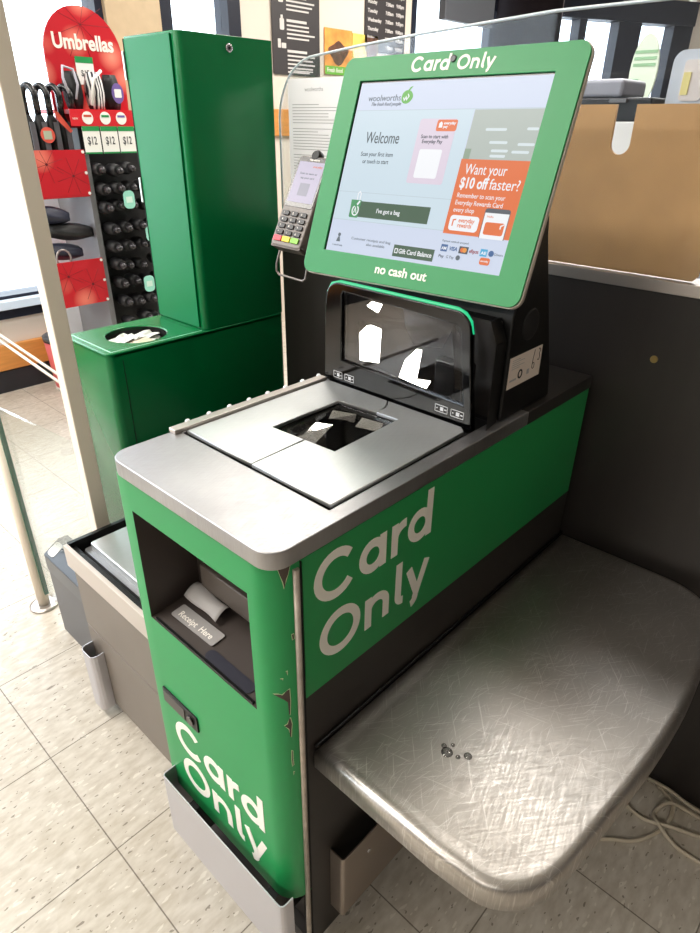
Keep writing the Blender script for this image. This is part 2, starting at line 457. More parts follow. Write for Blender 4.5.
b.box(wx0, wx1, 2.47, 4.08, 0, 2.55); b.box(wx0, wx1, 4.08, 5.4, 0, 0.5)
struct(b.build('wall_left', BEIGE))
struct(MB().box(wx0, -2.70, 1.595, 1.91, 0, 2.8).build('pillar', TAN))
struct(MB().box(-2.74, -2.722, -5.0, 2.47, 0, 0.115).build('baseboard_left', mat('black_skirting', (36, 36, 42), 0.5)))
struct(MB().box(-2.74, -2.715, -5.0, 1.55, 0.12, 0.255).build('trim_1', WOOD, bevel=0.004))
struct(MB().box(wx0 - 0.02, -2.68, -5.0, 1.595, 0.44, 0.484).build('trim_2', mat('pale_blue_sill', (208, 222, 238), 0.35), bevel=0.004))
struct(MB().box(-2.74, -2.725, -5.0, 1.595, 0.385, 0.44).build('trim_3', FRAME))
struct(MB().box(-2.74, -2.715, 2.5, 2.9, 1.23, 1.385).build('trim_4', WOOD, bevel=0.004))
def window(name, y0, y1, z0, z1, fw=0.05, mulls=()):
    t = bpy.data.objects.new(name, None); COL.objects.link(t); WM[t] = Matrix(); struct(t)
    f = MB(); f.box(wx0, wx1 + 0.01, y0, y0 + fw, z0, z1); f.box(wx0, wx1 + 0.01, y1 - fw, y1, z0, z1)
    f.box(wx0, wx1 + 0.01, y0 + fw, y1 - fw, z0, z0 + fw * 0.4); f.box(wx0, wx1 + 0.01, y0 + fw, y1 - fw, z1 - fw, z1)
    for my in mulls: f.box(wx0, wx1 + 0.01, my - fw / 2, my + fw / 2, z0 + fw * 0.4, z1 - fw)
    f.build('frame', FRAME, t)
    MB().box(-2.803, -2.797, y0 + fw, y1 - fw, z0 + fw * 0.4, z1 - fw).build('pane', PANE, t)
    return t
window('window_1', -5.0, 1.595, 0.484, 2.55, 0.04, (-3.4, -1.7, 0.25))
window('window_2', 1.91, 2.47, 0.44, 2.55, 0.09)
window('window_3', 4.08, 5.4, 0.5, 2.55, 0.05)
struct(MB().lathe([(0.28, 0), (0.28, 2.8)], (-2.62, 5.55), 32).build('column', mat('dark_brown_column', (24, 19, 21), 0.85, spec=0.05)))
struct(MB().box(-2.52, -2.44, 5.72, 5.82, 0, 2.8).build('trim_5', mat('grey_mauve_trim', (128, 112, 116), 0.45)))
# the far wall runs off at an angle behind the column
P0 = Vector((-2.74, 5.6, 0)); DV = Vector((0.454, 0.891, 0)).normalized(); NV = Vector((DV.y, -DV.x, 0))
FW = frame_m(P0, DV, (0, 0, 1))
def fbox(mb, s0, s1, z0, z1, d0=-0.12, d1=0.0):
    t = MB().box(s0, s1, z0, z1, d0, d1); return mb.add([FW @ Vector(p) for p in t.v], t.f)
b = MB(); fbox(b, -0.3, 1.86, 2.35, 2.8); fbox(b, -0.3, 1.86, 0, 0.5); fbox(b, 1.95, 4.6, 0, 2.8); struct(b.build('wall_angled', BEIGE))
struct(fbox(MB(), -0.3, 1.95, 2.17, 2.36, -0.12, 0.05).build('trim_6', FRAME))
t = bpy.data.objects.new('window_4', None); COL.objects.link(t); WM[t] = Matrix(); struct(t)
b = MB()
for s0, s1 in ((-0.3, 0.12), (0.63, 0.71), (1.07, 1.33), (1.72, 1.95)): fbox(b, s0, s1, 0.5, 2.17, -0.1, 0.03)
fbox(b, -0.3, 1.95, 0.5, 0.58, -0.1, 0.03); fbox(b, 0.12, 1.72, 1.0, 1.06, -0.1, 0.03)
b.build('frame', FRAME, t)
fbox(MB(), -0.3, 1.95, 0.58, 2.17, -0.07, -0.064).build('pane', PANE, t)
# what lies outside the glass: a pale forecourt
struct(MB().box(-14, -2.9, -12, 16, -0.16, -0.06).build('ground', mat('pale_concrete', (206, 206, 204), 0.8)))

# ------------------------------------------------------------------ divider behind the checkout
t = thing('divider_wall', 'dark brown laminate divider behind the checkout, with a steel rail along its top', 'divider', (0.4, 0.8, 0))
MB().box(-0.50, 1.5, 0.78, 0.83, 0, 1.062).build('panel', WALLDARK, t)
MB().box(-0.50, 1.5, 0.774, 0.836, 1.062, 1.082).build('top_rail', STEELD, t, 0.001)
MB().lathe([(0.0065, 0.7775), (0.0065, 0.781)], (0.488, 0.947), 16, 'y').build('screw', mat('brass', (190, 160, 110), 0.3, 1.0), t)
me = plate([(0.02, 1.084), (0.512, 1.084), (0.52, 1.092), (0.52, 1.341), (0.364, 1.341)] + [(0.348 + 0.0165 * math.cos(a), 1.284 - 0.0165 * math.sin(a)) for a in [math.pi * i / 10 for i in range(11)]] + [(0.3315, 1.341), (0.02, 1.341)], [], 0, 0.006)
me.transform(FRONT((0, 0.797, 0)))
c = link('board_sheet', me, CARD); tag(c, 'tan fibreboard sheet with a rounded slot cut in its top edge, on the divider rail', 'board')
me = plate([(-0.50, 1.083), (1.5, 1.083), (1.5, 1.478), (0.2, 1.476), (-0.08, 1.462), (-0.235, 1.452)] + [(-0.37 + 0.13 * math.cos(math.radians(a)), 1.31 + 0.13 * math.sin(math.radians(a))) for a in range(95, 181, 8)], [], 0, 0.005)
me.transform(FRONT((0, 0.790, 0)))
t = thing('acrylic_screen', 'clear acrylic sneeze guard with a rounded corner standing on the divider rail', 'screen', (0.2, 0.79, 1.083))
link('sheet', me, ACRYL, t)
edge = [(-0.50, 0.7875, 1.083), (-0.50, 0.7875, 1.31)] + [(-0.37 + 0.13 * math.cos(math.radians(a)), 0.7875, 1.31 + 0.13 * math.sin(math.radians(a))) for a in range(172, 90, -8)] + [(-0.235, 0.7875, 1.452), (-0.08, 0.7875, 1.462), (0.2, 0.7875, 1.476), (1.5, 0.7875, 1.478)]
MB().tube(edge, 0.0026, 6).build('polished_edge', ACRE, t)
b = MB()
b.lathe([(0.008, 0.779), (0.008, 0.784)], (0.475, 1.333), 14, 'y'); b.build('fixing_stud', SILVER, t)
TRANSL = bpy.data.materials.new('lit_through_paper'); TRANSL.use_nodes = True
nt = TRANSL.node_tree; nt.nodes.clear(); o_ = nt.nodes.new('ShaderNodeOutputMaterial'); d_ = nt.nodes.new('ShaderNodeBsdfDiffuse'); l_ = nt.nodes.new('ShaderNodeBsdfTranslucent'); a_ = nt.nodes.new('ShaderNodeAddShader')
d_.inputs[0].default_value = (0.5, 0.5, 0.5, 1); l_.inputs[0].default_value = (0.45, 0.45, 0.46, 1)
nt.links.new(d_.outputs[0], a_.inputs[0]); nt.links.new(l_.outputs[0], a_.inputs[1]); nt.links.new(a_.outputs[0], o_.inputs[0])
NB = FRONT((0, 0.7842, 0))
t = thing('paper_notice', 'white printed letter stuck on the clear screen behind the card terminal', 'notice', (-0.36, 0.785, 1.29))
MB().box(-0.462, -0.252, 0.7834, 0.7844, 1.105, 1.398).build('sheet', TRANSL, t)
INKG = mat('grey_ink', (168, 168, 170), 0.7); INK = mat('dark_ink', (70, 72, 76), 0.6)
text('lettering', 'woolworths', FRONT((-0.405, 0.7832, 1.372)), INKG, t, width=0.06)
b = MB(); zz = 1.345
for k in range(32):
    if k % 8 == 7: zz -= 0.006
    b.box(-0.448, -0.448 + random.choice([0.17, 0.178, 0.175, 0.12]) * (0.5 if k % 8 == 0 else 1), 0.7830, 0.7834, zz, zz + 0.0013); zz -= 0.0062
b.build('text_lines', INKG, t)

# ------------------------------------------------------------------ checkout body
k = thing('self_checkout_kiosk', 'green and charcoal self checkout cabinet lettered Card Only, with a steel worktop', 'checkout', (0.22, 0.36, 0))
b = MB(); b.box(0.062, W - 0.003, 0.085, D, 0.03, H - 0.024); b.box(0.07, W - 0.01, 0.03, 0.085, 0.03, 0.58)
b.box(0.08, W - 0.02, 0.01, D - 0.02, 0, 0.03)
b.build('body', DARK, k)
MB().box(W - 0.004, W, 0.012, D, 0.03, 0.649).build('side_panel', DARK, k)
sp = MB().box(W - 0.004, W + 0.0006, 0.012, D, 0.649, H - 0.026).build('side_panel', GREEN_SIDE, k); sp['label'] = 'green side panel'
me = sign('lettering', 'Card', SIDE((W + 0.0006, 0.029, 0.787)), WHITE, sp, k=0.00098)
sign('lettering', 'Only', SIDE((W + 0.0006, 0.037, 0.691)), WHITE, sp, k=0.00098)
# front door: folded sheet with an opening and a rounded corner
R = 0.04; xl = 0.055; ox0, ox1, oz0, oz1 = 0.087, 0.345, 0.625, 0.822; zb, zt = 0.205, H - 0.0255
prof = [(xl, 0.05), (xl, YF + 0.006)] + [(xl + 0.006 - 0.006 * math.cos(math.radians(a)), YF + 0.006 - 0.006 * math.sin(math.radians(a))) for a in (30, 60, 90)]
fx = [ox0, ox1]
cor = [(W - R + R * math.sin(math.radians(a)), YF + R - R * math.cos(math.radians(a))) for a in range(0, 91, 6)]
prof = prof + [(x, YF) for x in fx] + cor
zs = [zb, oz0, oz1, zt]
b = MB()
vs = [(p[0], p[1], z) for z in zs for p in prof]; n = len(prof); fs = []
io = prof.index((ox0, YF))
for j in range(3):
    for i in range(n - 1):
        if j == 1 and i == io: continue
        fs.append((j * n + i, j * n + i + 1, (j + 1) * n + i + 1, (j + 1) * n + i))
b.add(vs, fs, True)
# turned-in edges
b.add([(p[0], p[1], zb) for p in prof] + [(p[0], max(p[1], 0.0) + 0.012, zb + 0.001) for p in prof], [(i, n + i, n + i + 1, i + 1) for i in range(n - 1)])
door = b.build('front_door', GREEN, k)
es = door.modifiers.new('edge', 'EDGE_SPLIT'); es.split_angle = math.radians(35)
# opening for the receipt printer
b = MB(); yb = 0.058
pts = [(ox0, oz0), (ox1, oz0), (ox1, oz1), (ox0, oz1)]
v0 = [(x, YF, z) for x, z in pts]; v1 = [(ox0 + 0.004, yb, oz0 + 0.012), (ox1 - 0.004, yb, oz0 + 0.012), (ox1 - 0.004, yb, oz1), (ox0 + 0.004, yb, oz1)]
b.add(v0 + v1, [(0, 1, 5, 4), (1, 2, 6, 5), (2, 3, 7, 6), (3, 0, 4, 7), (4, 5, 6, 7)])
rc = b.build('printer_recess', RECESS, door)
b = MB(); b.box(ox0 + 0.002, ox1 - 0.002, yb - 0.02, yb, 0.735, 0.76); b.box(0.115, 0.32, yb - 0.012, yb, 0.655, 0.70)
b.build('printer_front', mat('printer_grey_brown', (92, 84, 78), 0.4), rc, 0.003)
MB().box(ox0 + 0.01, ox1 - 0.01, YF + 0.001, YF + 0.005, oz0 - 0.001, oz0 + 0.004).build('sill', BLACK, rc)
M = frame_m((0.108, -0.010, 0.6298), (1, 0.02, 0), (0, 1, 0.133))
me = plate(rrect(0, 0.105, 0, 0.026, 0.004), [], 0, 0.0015); me.transform(M)
pl_ = link('receipt_label', me, mat('grey_label', (150, 146, 144), 0.5), rc); pl_['label'] = 'grey label'
M2 = M @ Matrix.Translation((0.012, 0.006, 0.0016))
text('lettering', 'Receipt  Here', M2, WHITE, rc, width=0.08, bold=0.015)
me = plate(rrect(0, 0.105, 0, 0.018, 0.0088), [], 0, 0.0012); me.transform(frame_m((0.215, -0.026, 0.6262), (1, 0, 0), (0, 1, 0.133)))
link('slot_cover', me, mat('blue_black', (44, 44, 54), 0.35), rc)
# lock plate on the door
lk = MB().prism(rrect(0.085, 0.184, 0.440, 0.474, 0.003), YF - 0.003, YF + 0.001, 'y').build('lock_plate', BLACK, door, 0.001)
MB().box(0.089, 0.15, YF - 0.0045, YF - 0.002, 0.4445, 0.4695).build('pull', RECESS, lk, 0.001)
MB().lathe([(0.009, YF - 0.006), (0.009, YF - 0.002)], (0.166, 0.457), 18, 'y').build('keyhole', mat('dark_chrome', (60, 56, 54), 0.25, 0.8), lk)
sign('lettering', 'Card', FRONT((0.104, YF, 0.346)), WHITE, door, gap=0.5)
sign('lettering', 'Only', FRONT((0.111, YF, 0.258)), WHITE, door, gap=0.5)
# worn paint on the rounded corner
def cpt(a, z, off): a = math.radians(a); return (W - R + (R + off) * math.sin(a), YF + R - (R + off) * math.cos(a), z)
def chip(cells, name, m, off):
    mb = MB()
    for poly in cells:
        mb.add([cpt(a, z, off) for a, z in poly], [tuple(range(len(poly)))])
    return mb.build(name, m, door)
def grow(poly, g):
    cx = sum(p[0] for p in poly) / len(poly); cz = sum(p[1] for p in poly) / len(poly)
    return [(a + (g * 1400 * (1 if a > cx else -1)) * 0.8, z + g * (1 if z > cz else -1)) for a, z in poly]
chips = [
    [(50, .8745), (72, .8745), (68, .862), (64, .855), (61, .842), (59, .852), (55, .861)],
    [(31, .6725), (42, .6735), (48, .672), (57, .6795), (61, .681), (61.5, .66), (60, .636), (58, .634), (57, .658), (50, .664), (42, .668)],
    [(49, .6145), (55, .618), (58, .628), (60, .628), (62.5, .616), (61, .606), (60, .592), (58, .593), (57, .608)],
    [(60, .565), (61.5, .562), (61, .548), (62, .535), (60, .532), (59.3, .548)],
    [(46, .700), (50, .7006), (49, .699)], [(57, .712), (58.5, .7125), (58, .706)], [(70, .770), (73, .7705), (73.5, .763), (71, .762)], [(62, .52), (63, .519), (62.4, .513)],
]
for c_ in chips:
    chip([grow(c_, 0.0011)], 'worn_rim', mat('pale_primer', (190, 206, 160), 0.6), 0.0003)['label'] = 'pale rim of worn paint'
    chip([c_], 'worn_paint', mat('bare_brown', (66, 52, 44), 0.6), 0.0006)['label'] = 'bare brown worn paint'
# long metal strip beside the door
b = MB(); b.tube([(W + 0.001, 0.0015, 0.03), (W + 0.001, 0.0015, 0.866)], 0.0042, 8); b.build('edge_strip', mat('scuffed_strip', (176, 164, 152), 0.45, 0.5, var=0.2, vscale=40), k)
MB().box(W - 0.012, W - 0.0005, 0.004, 0.0125, 0.03, H - 0.03).build('door_gap', GAP, k)
# worktop with an inset for the scanner
out = rrect(0.049, W + 0.003, -0.0365, 0.515, [0.03, 0.028, 0.001, 0.001], 8)
me = plate(out, [rrect(0.0635, 0.3725, 0.078, 0.50, 0.001)], H - 0.024, H, 0.0016)
link('worktop', me, STEELD if False else STEEL, k)
MB().box(0.055, W + 0.003, 0.5155, D, H - 0.024, H - 0.0005).build('rear_worktop', mat('matt_black_top', (40, 37, 36), 0.45), k, 0.001)
b = MB(); b.box(0.0455, 0.0625, 0.066, 0.385, H - 0.0005, H + 0.0065); rail = b.build('spill_rail', STEELD, k, 0.0015)
for i in range(8): MB().lathe([(0.0046, H + 0.002), (0.0046, H + 0.006), (0.0025, H + 0.0085)], (0.0455, 0.10 + i * 0.04), 10).build('bead', mat('clear_bead', (232, 234, 236), 0.15), rail)
# bumper plates
def bumper(path, z0, z1, name, th=0.0022):
    b = MB(); n = len(path); V = [Vector(p) for p in path]; inn = []
    for i in range(n):
        d = (V[min(i + 1, n - 1)] - V[max(i - 1, 0)]).normalized(); inn.append(V[i] + Vector((-d.y, d.x)) * th)
    ring = list(V) + inn[::-1]
    b.prism([(p.x, p.y) for p in ring], z0, z1); return b
bumper([(0.072, 0.03), (0.072, -0.052)] + [(0.080 - 0.008 * math.cos(math.radians(a)), -0.052 - 0.008 * math.sin(math.radians(a))) for a in (30, 60, 90)] + [(0.394, -0.060)] + [(0.394 + 0.009 * math.sin(math.radians(a)), -0.051 - 0.009 * math.cos(math.radians(a))) for a in (30, 60, 90)] + [(0.403, -0.036)], 0.100, 0.256, 'front_bumper').build('front_bumper', ALU, k)
for bx in (0.12, 0.34): MB().box(bx, bx + 0.02, -0.058, 0.031, 0.12, 0.20).build('bumper_bracket', BLACK, k)
sb = bumper([(W + 0.0005, 0.054), (W + 0.024, 0.054)] + [(W + 0.024 + 0.006 * math.sin(math.radians(a)), 0.060 - 0.006 * math.cos(math.radians(a))) for a in (30, 60, 90)] + [(W + 0.030, 0.50), (W + 0.0005, 0.502)], 0.098, 0.262, 'side_bumper').build('side_bumper', mat('dull_steel', (150, 138, 128), 0.4, 0.8), k)
MB().lathe([(0.004, W + 0.029), (0.004, W + 0.0315)], (0.118, 0.215), 12, 'x').build('screw', SILVER, sb)

# ------------------------------------------------------------------ scanner: platter and upright window
s = thing('barcode_scanner', 'black and steel barcode scanner set in the worktop, glowing green along its top', 'scanner', (0.215, 0.25, H - 0.06))
win = [(0.148, 0.182), (0.272, 0.190), (0.266, 0.338), (0.146, 0.328)]
zp0, zp1 = H - 0.004, H + 0.0022
lft = [(0.0665, 0.0845), (0.2165, 0.0845), (0.2135, 0.1862), (0.148, 0.182), (0.146, 0.328), (0.222, 0.3348), (0.220, 0.36)] + [(0.214, 0.372), (0.205, 0.384), (0.065, 0.384)]
rgt = [(0.2182, 0.0845), (0.368, 0.0845), (0.366, 0.372), (0.354, 0.384), (0.2075, 0.384), (0.2165, 0.372), (0.2225, 0.36), (0.2242, 0.335), (0.266, 0.338), (0.272, 0.190), (0.2155, 0.1862)]
link('platter', plate(lft, [], zp0, zp1, 0.0012), STEELP, s); link('platter', plate(rgt, [], zp0, zp1, 0.0012), STEELP, s)
b = MB()
b.add([(0.064, 0.079, H - 0.006), (0.372, 0.079, H - 0.006), (0.372, 0.388, H - 0.006), (0.064, 0.388, H - 0.006)] + [(x, y, H - 0.006) for x, y in win], [(0, 1, 5, 4), (1, 2, 6, 5), (2, 3, 7, 6), (3, 0, 4, 7)])
b.add([(x, y, H - 0.006) for x, y in win] + [(x, y, H - 0.024) for x, y in win], [(0, 1, 5, 4), (1, 2, 6, 5), (2, 3, 7, 6), (3, 0, 4, 7), (4, 5, 6, 7)])
b.build('well', BLACK, s)
b = MB()
b.add([(0.15, 0.30, H - 0.022), (0.19, 0.32, H - 0.022), (0.19, 0.325, H - 0.009), (0.15, 0.31, H - 0.009)], [(0, 1, 2, 3)])
b.add([(0.16, 0.21, H - 0.022), (0.20, 0.22, H - 0.022), (0.19, 0.27, H - 0.010), (0.16, 0.26, H - 0.012)], [(0, 1, 2, 3)])
b.add([(0.205, 0.305, H - 0.02), (0.245, 0.318, H - 0.02), (0.245, 0.328, H - 0.009), (0.205, 0.322, H - 0.009)], [(0, 1, 2, 3)])
b.build('mirror', mat('mirror', (225, 225, 220), 0.04, 1.0), s)
MB().prism([(x, y) for x, y in win], H - 0.0055, H - 0.0045).build('platter_glass', SCAN, s)
# tower
def lean(p, q=0.0): return (p[0], 0.39 + (p[1] - H) * q, p[1])
outer = [(0.050, H - 0.004), (0.3675, H - 0.004), (0.354, 1.0)] + [(0.321 + 0.028 * math.cos(math.radians(a)), 1.046 + 0.028 * math.sin(math.radians(a))) for a in range(5, 91, 12)] + [(0.086 - 0.03 * math.sin(math.radians(a)), 1.050 + 0.026 * math.cos(math.radians(a))) for a in range(0, 91, 15)] + [(0.052, 1.015)]
hole = [(0.092, 0.944), (0.348, 0.934), (0.331, 1.048), (0.323, 1.0535), (0.096, 1.063), (0.092, 1.056)]
me = plate(outer, [hole], 0, 0.012, 0.002); me.transform(FRONT((0, 0.402, 0)))
link('bezel', me, BLACKG, s)
MB().prism(hole, 0.3945, 0.396, 'y').build('window_glass', SCAN, s)
# housing behind the bezel: shell, open inside
b = MB(); yA, yB = 0.402, 0.441
wl = [(0.052, H - 0.003), (0.386, H - 0.003), (0.386, 1.035), (0.372, 1.066), (0.07, 1.068), (0.052, 1.045)]
n = len(wl)
vs = [(x, yA, z) for x, z in wl] + [(x - (0.006 if x > 0.2 else -0.004), yB, z - (0.004 if z > 1 else 0)) for x, z in wl]
b.add(vs, [(i, (i + 1) % n, n + (i + 1) % n, n + i) for i in range(n)] + [tuple(range(n, 2 * n))])
b.build('housing', BLACK, s)
gl = MB(); pts = [(0.053, 0.3955, 1.04), (0.056, 0.3955, 1.057), (0.066, 0.3955, 1.071), (0.086, 0.3955, 1.0765), (0.2, 0.3955, 1.0755), (0.321, 0.3955, 1.0745), (0.3345, 0.3955, 1.071), (0.3455, 0.3955, 1.061), (0.351, 0.3955, 1.044)]
gl.tube(pts, [0.0012, 0.0022, 0.003, 0.0034, 0.0036, 0.0036, 0.003, 0.0022, 0.001], 8)
g = gl.build('status_light', mat('green_glow', (20, 205, 135), 0.4, emit=0.9), s); g['label'] = 'glowing green strip'
MIR = mat('mirror', (225, 225, 220), 0.04, 1.0); PALE = mat('pale_reflector', (232, 230, 222), 0.35)
GREYM = mat('mirror_grey', (74, 72, 70), 0.15, 0.9)
b = MB(); b.box(0.066, 0.37, 0.4375, 0.4395, 0.905, 1.058); b.build('inner_back', mat('inner_brown', (26, 23, 21), 0.3), s)
def facet(name, pts, m):
    n_ = (Vector(pts[1]) - Vector(pts[0])).cross(Vector(pts[2]) - Vector(pts[0])).normalized(); n_ = -n_ if n_.y > 0 else n_
    k_ = len(pts); bk = [tuple(Vector(q_) - n_ * 0.002) for q_ in pts]
    MB().add(list(pts) + bk, [tuple(range(k_)), tuple(range(2 * k_ - 1, k_ - 1, -1))]).add(list(pts) + bk, [(i_, (i_ + 1) % k_, k_ + (i_ + 1) % k_, k_ + i_) for i_ in range(k_)]).build(name, m, s)
facet('mirror', [(0.0973, 0.429, 1.0082), (0.1417, 0.4387, 1.0082), (0.1701, 0.4007, 0.955), (0.1347, 0.392, 0.9537)], MIR)  # facets cut to the outline of bright reflections and aimed at a ceiling lamp
facet('mirror', [(0.2224, 0.4343, 0.9837), (0.2317, 0.4356, 0.9838), (0.2466, 0.4068, 0.9469), (0.2718, 0.4107, 0.9474), (0.2702, 0.401, 0.936), (0.2156, 0.399, 0.9425), (0.2114, 0.4181, 0.966)], MIR)
facet('mirror', [(0.1331, 0.4087, 1.0427), (0.1441, 0.418, 1.0579), (0.1601, 0.4221, 1.0573), (0.1554, 0.4112, 1.0338)], MIR)  # added facet standing in for a lamp's reflection in the glass
b = MB()
b.add([(0.185, 0.418, 0.935), (0.252, 0.412, 0.913), (0.24, 0.405, 0.907), (0.178, 0.41, 0.919)], [(0, 1, 2, 3)])
b.add([(0.185, 0.436, 1.056), (0.30, 0.43, 1.050), (0.285, 0.415, 1.004), (0.235, 0.41, 0.998), (0.205, 0.422, 1.02)], [(0, 1, 2, 3, 4)])
b.add([(0.305, 0.405, 1.052), (0.345, 0.42, 0.99), (0.347, 0.42, 0.945), (0.322, 0.405, 0.95)], [(0, 1, 2, 3)])
b.add([(0.10, 0.41, 0.935), (0.15, 0.41, 0.942), (0.21, 0.43, 0.925), (0.11, 0.43, 0.925)], [(0, 1, 2, 3)])
b.build('mirror', GREYM, s)
b = MB(); b.box(0.275, 0.315, 0.412, 0.436, 0.915, 0.985); b.build('camera_block', BLACK, s, 0.003)
ic = MB(); IW = mat('icon_white', (220, 220, 224), 0.5)
def icon(mb, x0, x1, z0, z1, y=0.3898):
    for q in ((x0, x1, z0, z0 + 0.0008), (x0, x1, z1 - 0.0008, z1), (x0, x0 + 0.0008, z0, z1), (x1 - 0.0008, x1, z0, z1)): mb.box(q[0], q[1], y - 0.0003, y + 0.001, q[2], q[3])
for (x0, x1, z0, z1) in ((0.074, 0.095, 0.909, 0.921), (0.101, 0.123, 0.909, 0.921), (0.298, 0.322, 0.911, 0.923), (0.328, 0.352, 0.911, 0.923)):
    ic = MB(); icon(ic, x0, x1, z0, z1); xm = (x0 + x1) / 2; zm = (z0 + z1) / 2
    ic.box(xm - 0.002, xm + 0.004, 0.3895, 0.3908, zm - 0.003, zm + 0.003); ic.box(x0 + 0.003, x0 + 0.005, 0.3895, 0.3908, zm - 0.0008, zm + 0.0008); ic.box(xm + 0.006, x1 - 0.002, 0.3895, 0.3908, zm - 0.001, zm + 0.001); ic.build('button_icon', IW, s)


# ------------------------------------------------------------------ display
mo = Matrix(((math.cos(.038), 0, 0), (math.sin(.038), 0, 0), (0, 0, 0)))
yaw, tilt, roll = 0.038, 0.358, 0.011
r_ = Vector((math.cos(yaw), math.sin(yaw), 0)); n0 = Vector((math.sin(yaw), -math.cos(yaw), 0))
up = math.cos(tilt) * Vector((0, 0, 1)) - math.sin(tilt) * n0
r2 = math.cos(roll) * r_ + math.sin(roll) * up; up2 = -math.sin(roll) * r_ + math.cos(roll) * up
MM = frame_m((0.199, 0.457, 1.245), r2, up2)
d = thing('display_screen', 'large tilted touch screen in a bright green Card Only surround above the scanner', 'screen', matrix=MM)
def L(me_or_mb, name, m, parent=d, bevel=0):
    if isinstance(me_or_mb, MB):
        o = me_or_mb.build(name, m, parent, bevel, local=True)
    else: o = link(name, me_or_mb, m, parent, bevel, local=True)
    return o
SX0, SX1, SY0, SY1 = -0.1635, 0.1645, -0.1295, 0.1305
L(plate(rrect(-0.205, 0.205, -0.169, 0.169, 0.017, 8), [[(SX0 - 0.003, SY0), (SX1, SY0), (SX1, SY1 + 0.003), (SX0 - 0.003, SY1 + 0.003)]], -0.004, 0, 0.0006), 'green_surround', GREEN_TRIM)
L(plate(rrect(-0.2065, 0.2065, -0.1705, 0.1705, 0.018, 8), [rrect(-0.19, 0.19, -0.15, 0.15, 0.01)], -0.012, -0.0042, 0.001), 'rim', mat('pale_rim', (206, 196, 186), 0.35, 0.3))
L(plate(rrect(-0.192, 0.192, -0.155, 0.158, 0.02, 8), [], -0.036, -0.0122, 0.006), 'back_shell', BLACK)
def em(name, rgb, e=0.84): return mat('screen_' + name, rgb, 0.3, emit=e, spec=0.2)
for nme in (): pass
scr = L(MB().box(SX0 - 0.004, SX1 + 0.001, SY0 - 0.001, SY1 + 0.004, -0.0105, -0.0032), 'screen', mat('screen_off', (8, 8, 10), 0.25))
Z = [-0.0031]
def lay(poly, name, m, dz=0.00025):
    Z[0] += 0.00006
    mb = MB(); mb.prism(poly, Z[0], Z[0] + dz); return L(mb, name, m, scr)
def rect(x0, x1, y0, y1): return [(x0, y0), (x1, y0), (x1, y1), (x0, y1)]
def stx(s_, x, y, m, width=None, height=None, bold=0.0, shear=0.0, align='LEFT', z=None, parent=None, dz=0.0003):
    zz = (Z[0] + 0.0004) if z is None else z
    me = text_mesh(s_, width=width, height=height, bold=bold, shear=shear, align=align, depth=dz)
    me.transform(Matrix.Translation((x, y, zz))); return link('lettering', me, m, parent or scr, local=True)
def sz(mesh_h): return mesh_h
E_BG = em('pale_blue', (206, 216, 236)); E_PANEL = em('ice', (203, 221, 232)); E_PINK = em('pink', (221, 208, 224)); E_OR = em('orange', (226, 112, 58)); E_W = em('white', (242, 244, 248))
E_GR = em('forest', (62, 92, 70)); E_INK = em('slate', (92, 104, 112)); E_DK = em('dark', (66, 76, 84)); E_LINE = em('line', (188, 204, 214)); E_LG = em('leaf', (92, 176, 70)); E_OB = em('ceiling_reflection', (176, 186, 180)); E_LB = em('painted_lamp_reflection', (214, 226, 230)); E_BL = em('blue', (58, 98, 150)); E_CY = em('cyan', (70, 170, 214)); E_PGR = em('bag_green', (70, 150, 96))
lay(rect(SX0, SX1, SY0, SY1), 'page', E_BG)
lay(rect(SX0, 0.056, -0.078, 0.0895), 'page_panel', E_PANEL)
lay(rect(SX0, SX1, 0.0893, 0.0903), 'rule', E_LINE); lay(rect(SX0, 0.056, -0.0345, -0.0335), 'rule', E_LINE); lay(rect(SX0, 0.056, -0.0785, -0.0775), 'rule', E_LINE)
stx('woolworths', -0.143, 0.1035, E_INK, width=0.064, bold=-0.004); stx('The fresh food people', -0.134, 0.0965, E_DK, width=0.058, height=0.0072, shear=0.3)
lay([(-0.068 + 0.0105 * math.cos(math.radians(a)) * (1 + .05 * math.cos(math.radians(3 * a))), 0.1085 + 0.0098 * math.sin(math.radians(a))) for a in range(0, 360, 18)], 'apple_mark', E_LG)
lay([(-0.069, 0.117), (-0.065, 0.118), (-0.0605, 0.1235), (-0.065, 0.1225)], 'apple_leaf', E_LG)
mbr = MB(); ribbon(mbr, [(-0.0735, 0.1075), (-0.0715, 0.1035), (-0.069, 0.1085), (-0.0675, 0.104), (-0.064, 0.109), (-0.0665, 0.1125)], 0.0015, Matrix.Translation((0, 0, Z[0] + 0.0004))); L(mbr, 'apple_stroke', E_W, scr)
stx('Welcome', -0.130, 0.0410, E_DK, width=0.066, height=0.0245)
stx('Scan your first item', -0.133, 0.0215, E_DK, width=0.064, height=0.0092); stx('or touch to start', -0.1265, 0.0105, E_DK, width=0.052, height=0.0092)
lay(rrect(-0.032, 0.033, -0.015, 0.077, 0.004), 'pay_card', E_PINK)
lay(rrect(-0.001, 0.034, 0.0595, 0.0755, 0.003), 'pay_badge', E_OR); stx('everyday', 0.0115, 0.0688, E_W, width=0.02, bold=0.02); stx('pay', 0.0115, 0.064, E_W, width=0.0075, bold=0.02)
lay([(0.003, 0.0645), (0.009, 0.0645), (0.009, 0.0705), (0.006, 0.073), (0.003, 0.0705)], 'badge_mark', E_W)
stx('Scan to start with', -0.024, 0.0495, E_DK, width=0.048, height=0.0072, bold=0.01); stx('Everyday Pay', -0.020, 0.0425, E_DK, width=0.036, height=0.0072, bold=0.01)
lay(rrect(-0.021, 0.0195, -0.007, 0.034, 0.003), 'code_square', E_W)
lay(rect(-0.130, 0.0245, -0.072, -0.0475), 'bag_button', E_GR); stx("I've got a bag", -0.052, -0.0632, E_W, width=0.046, height=0.0092, bold=0.012, align='CENTER')
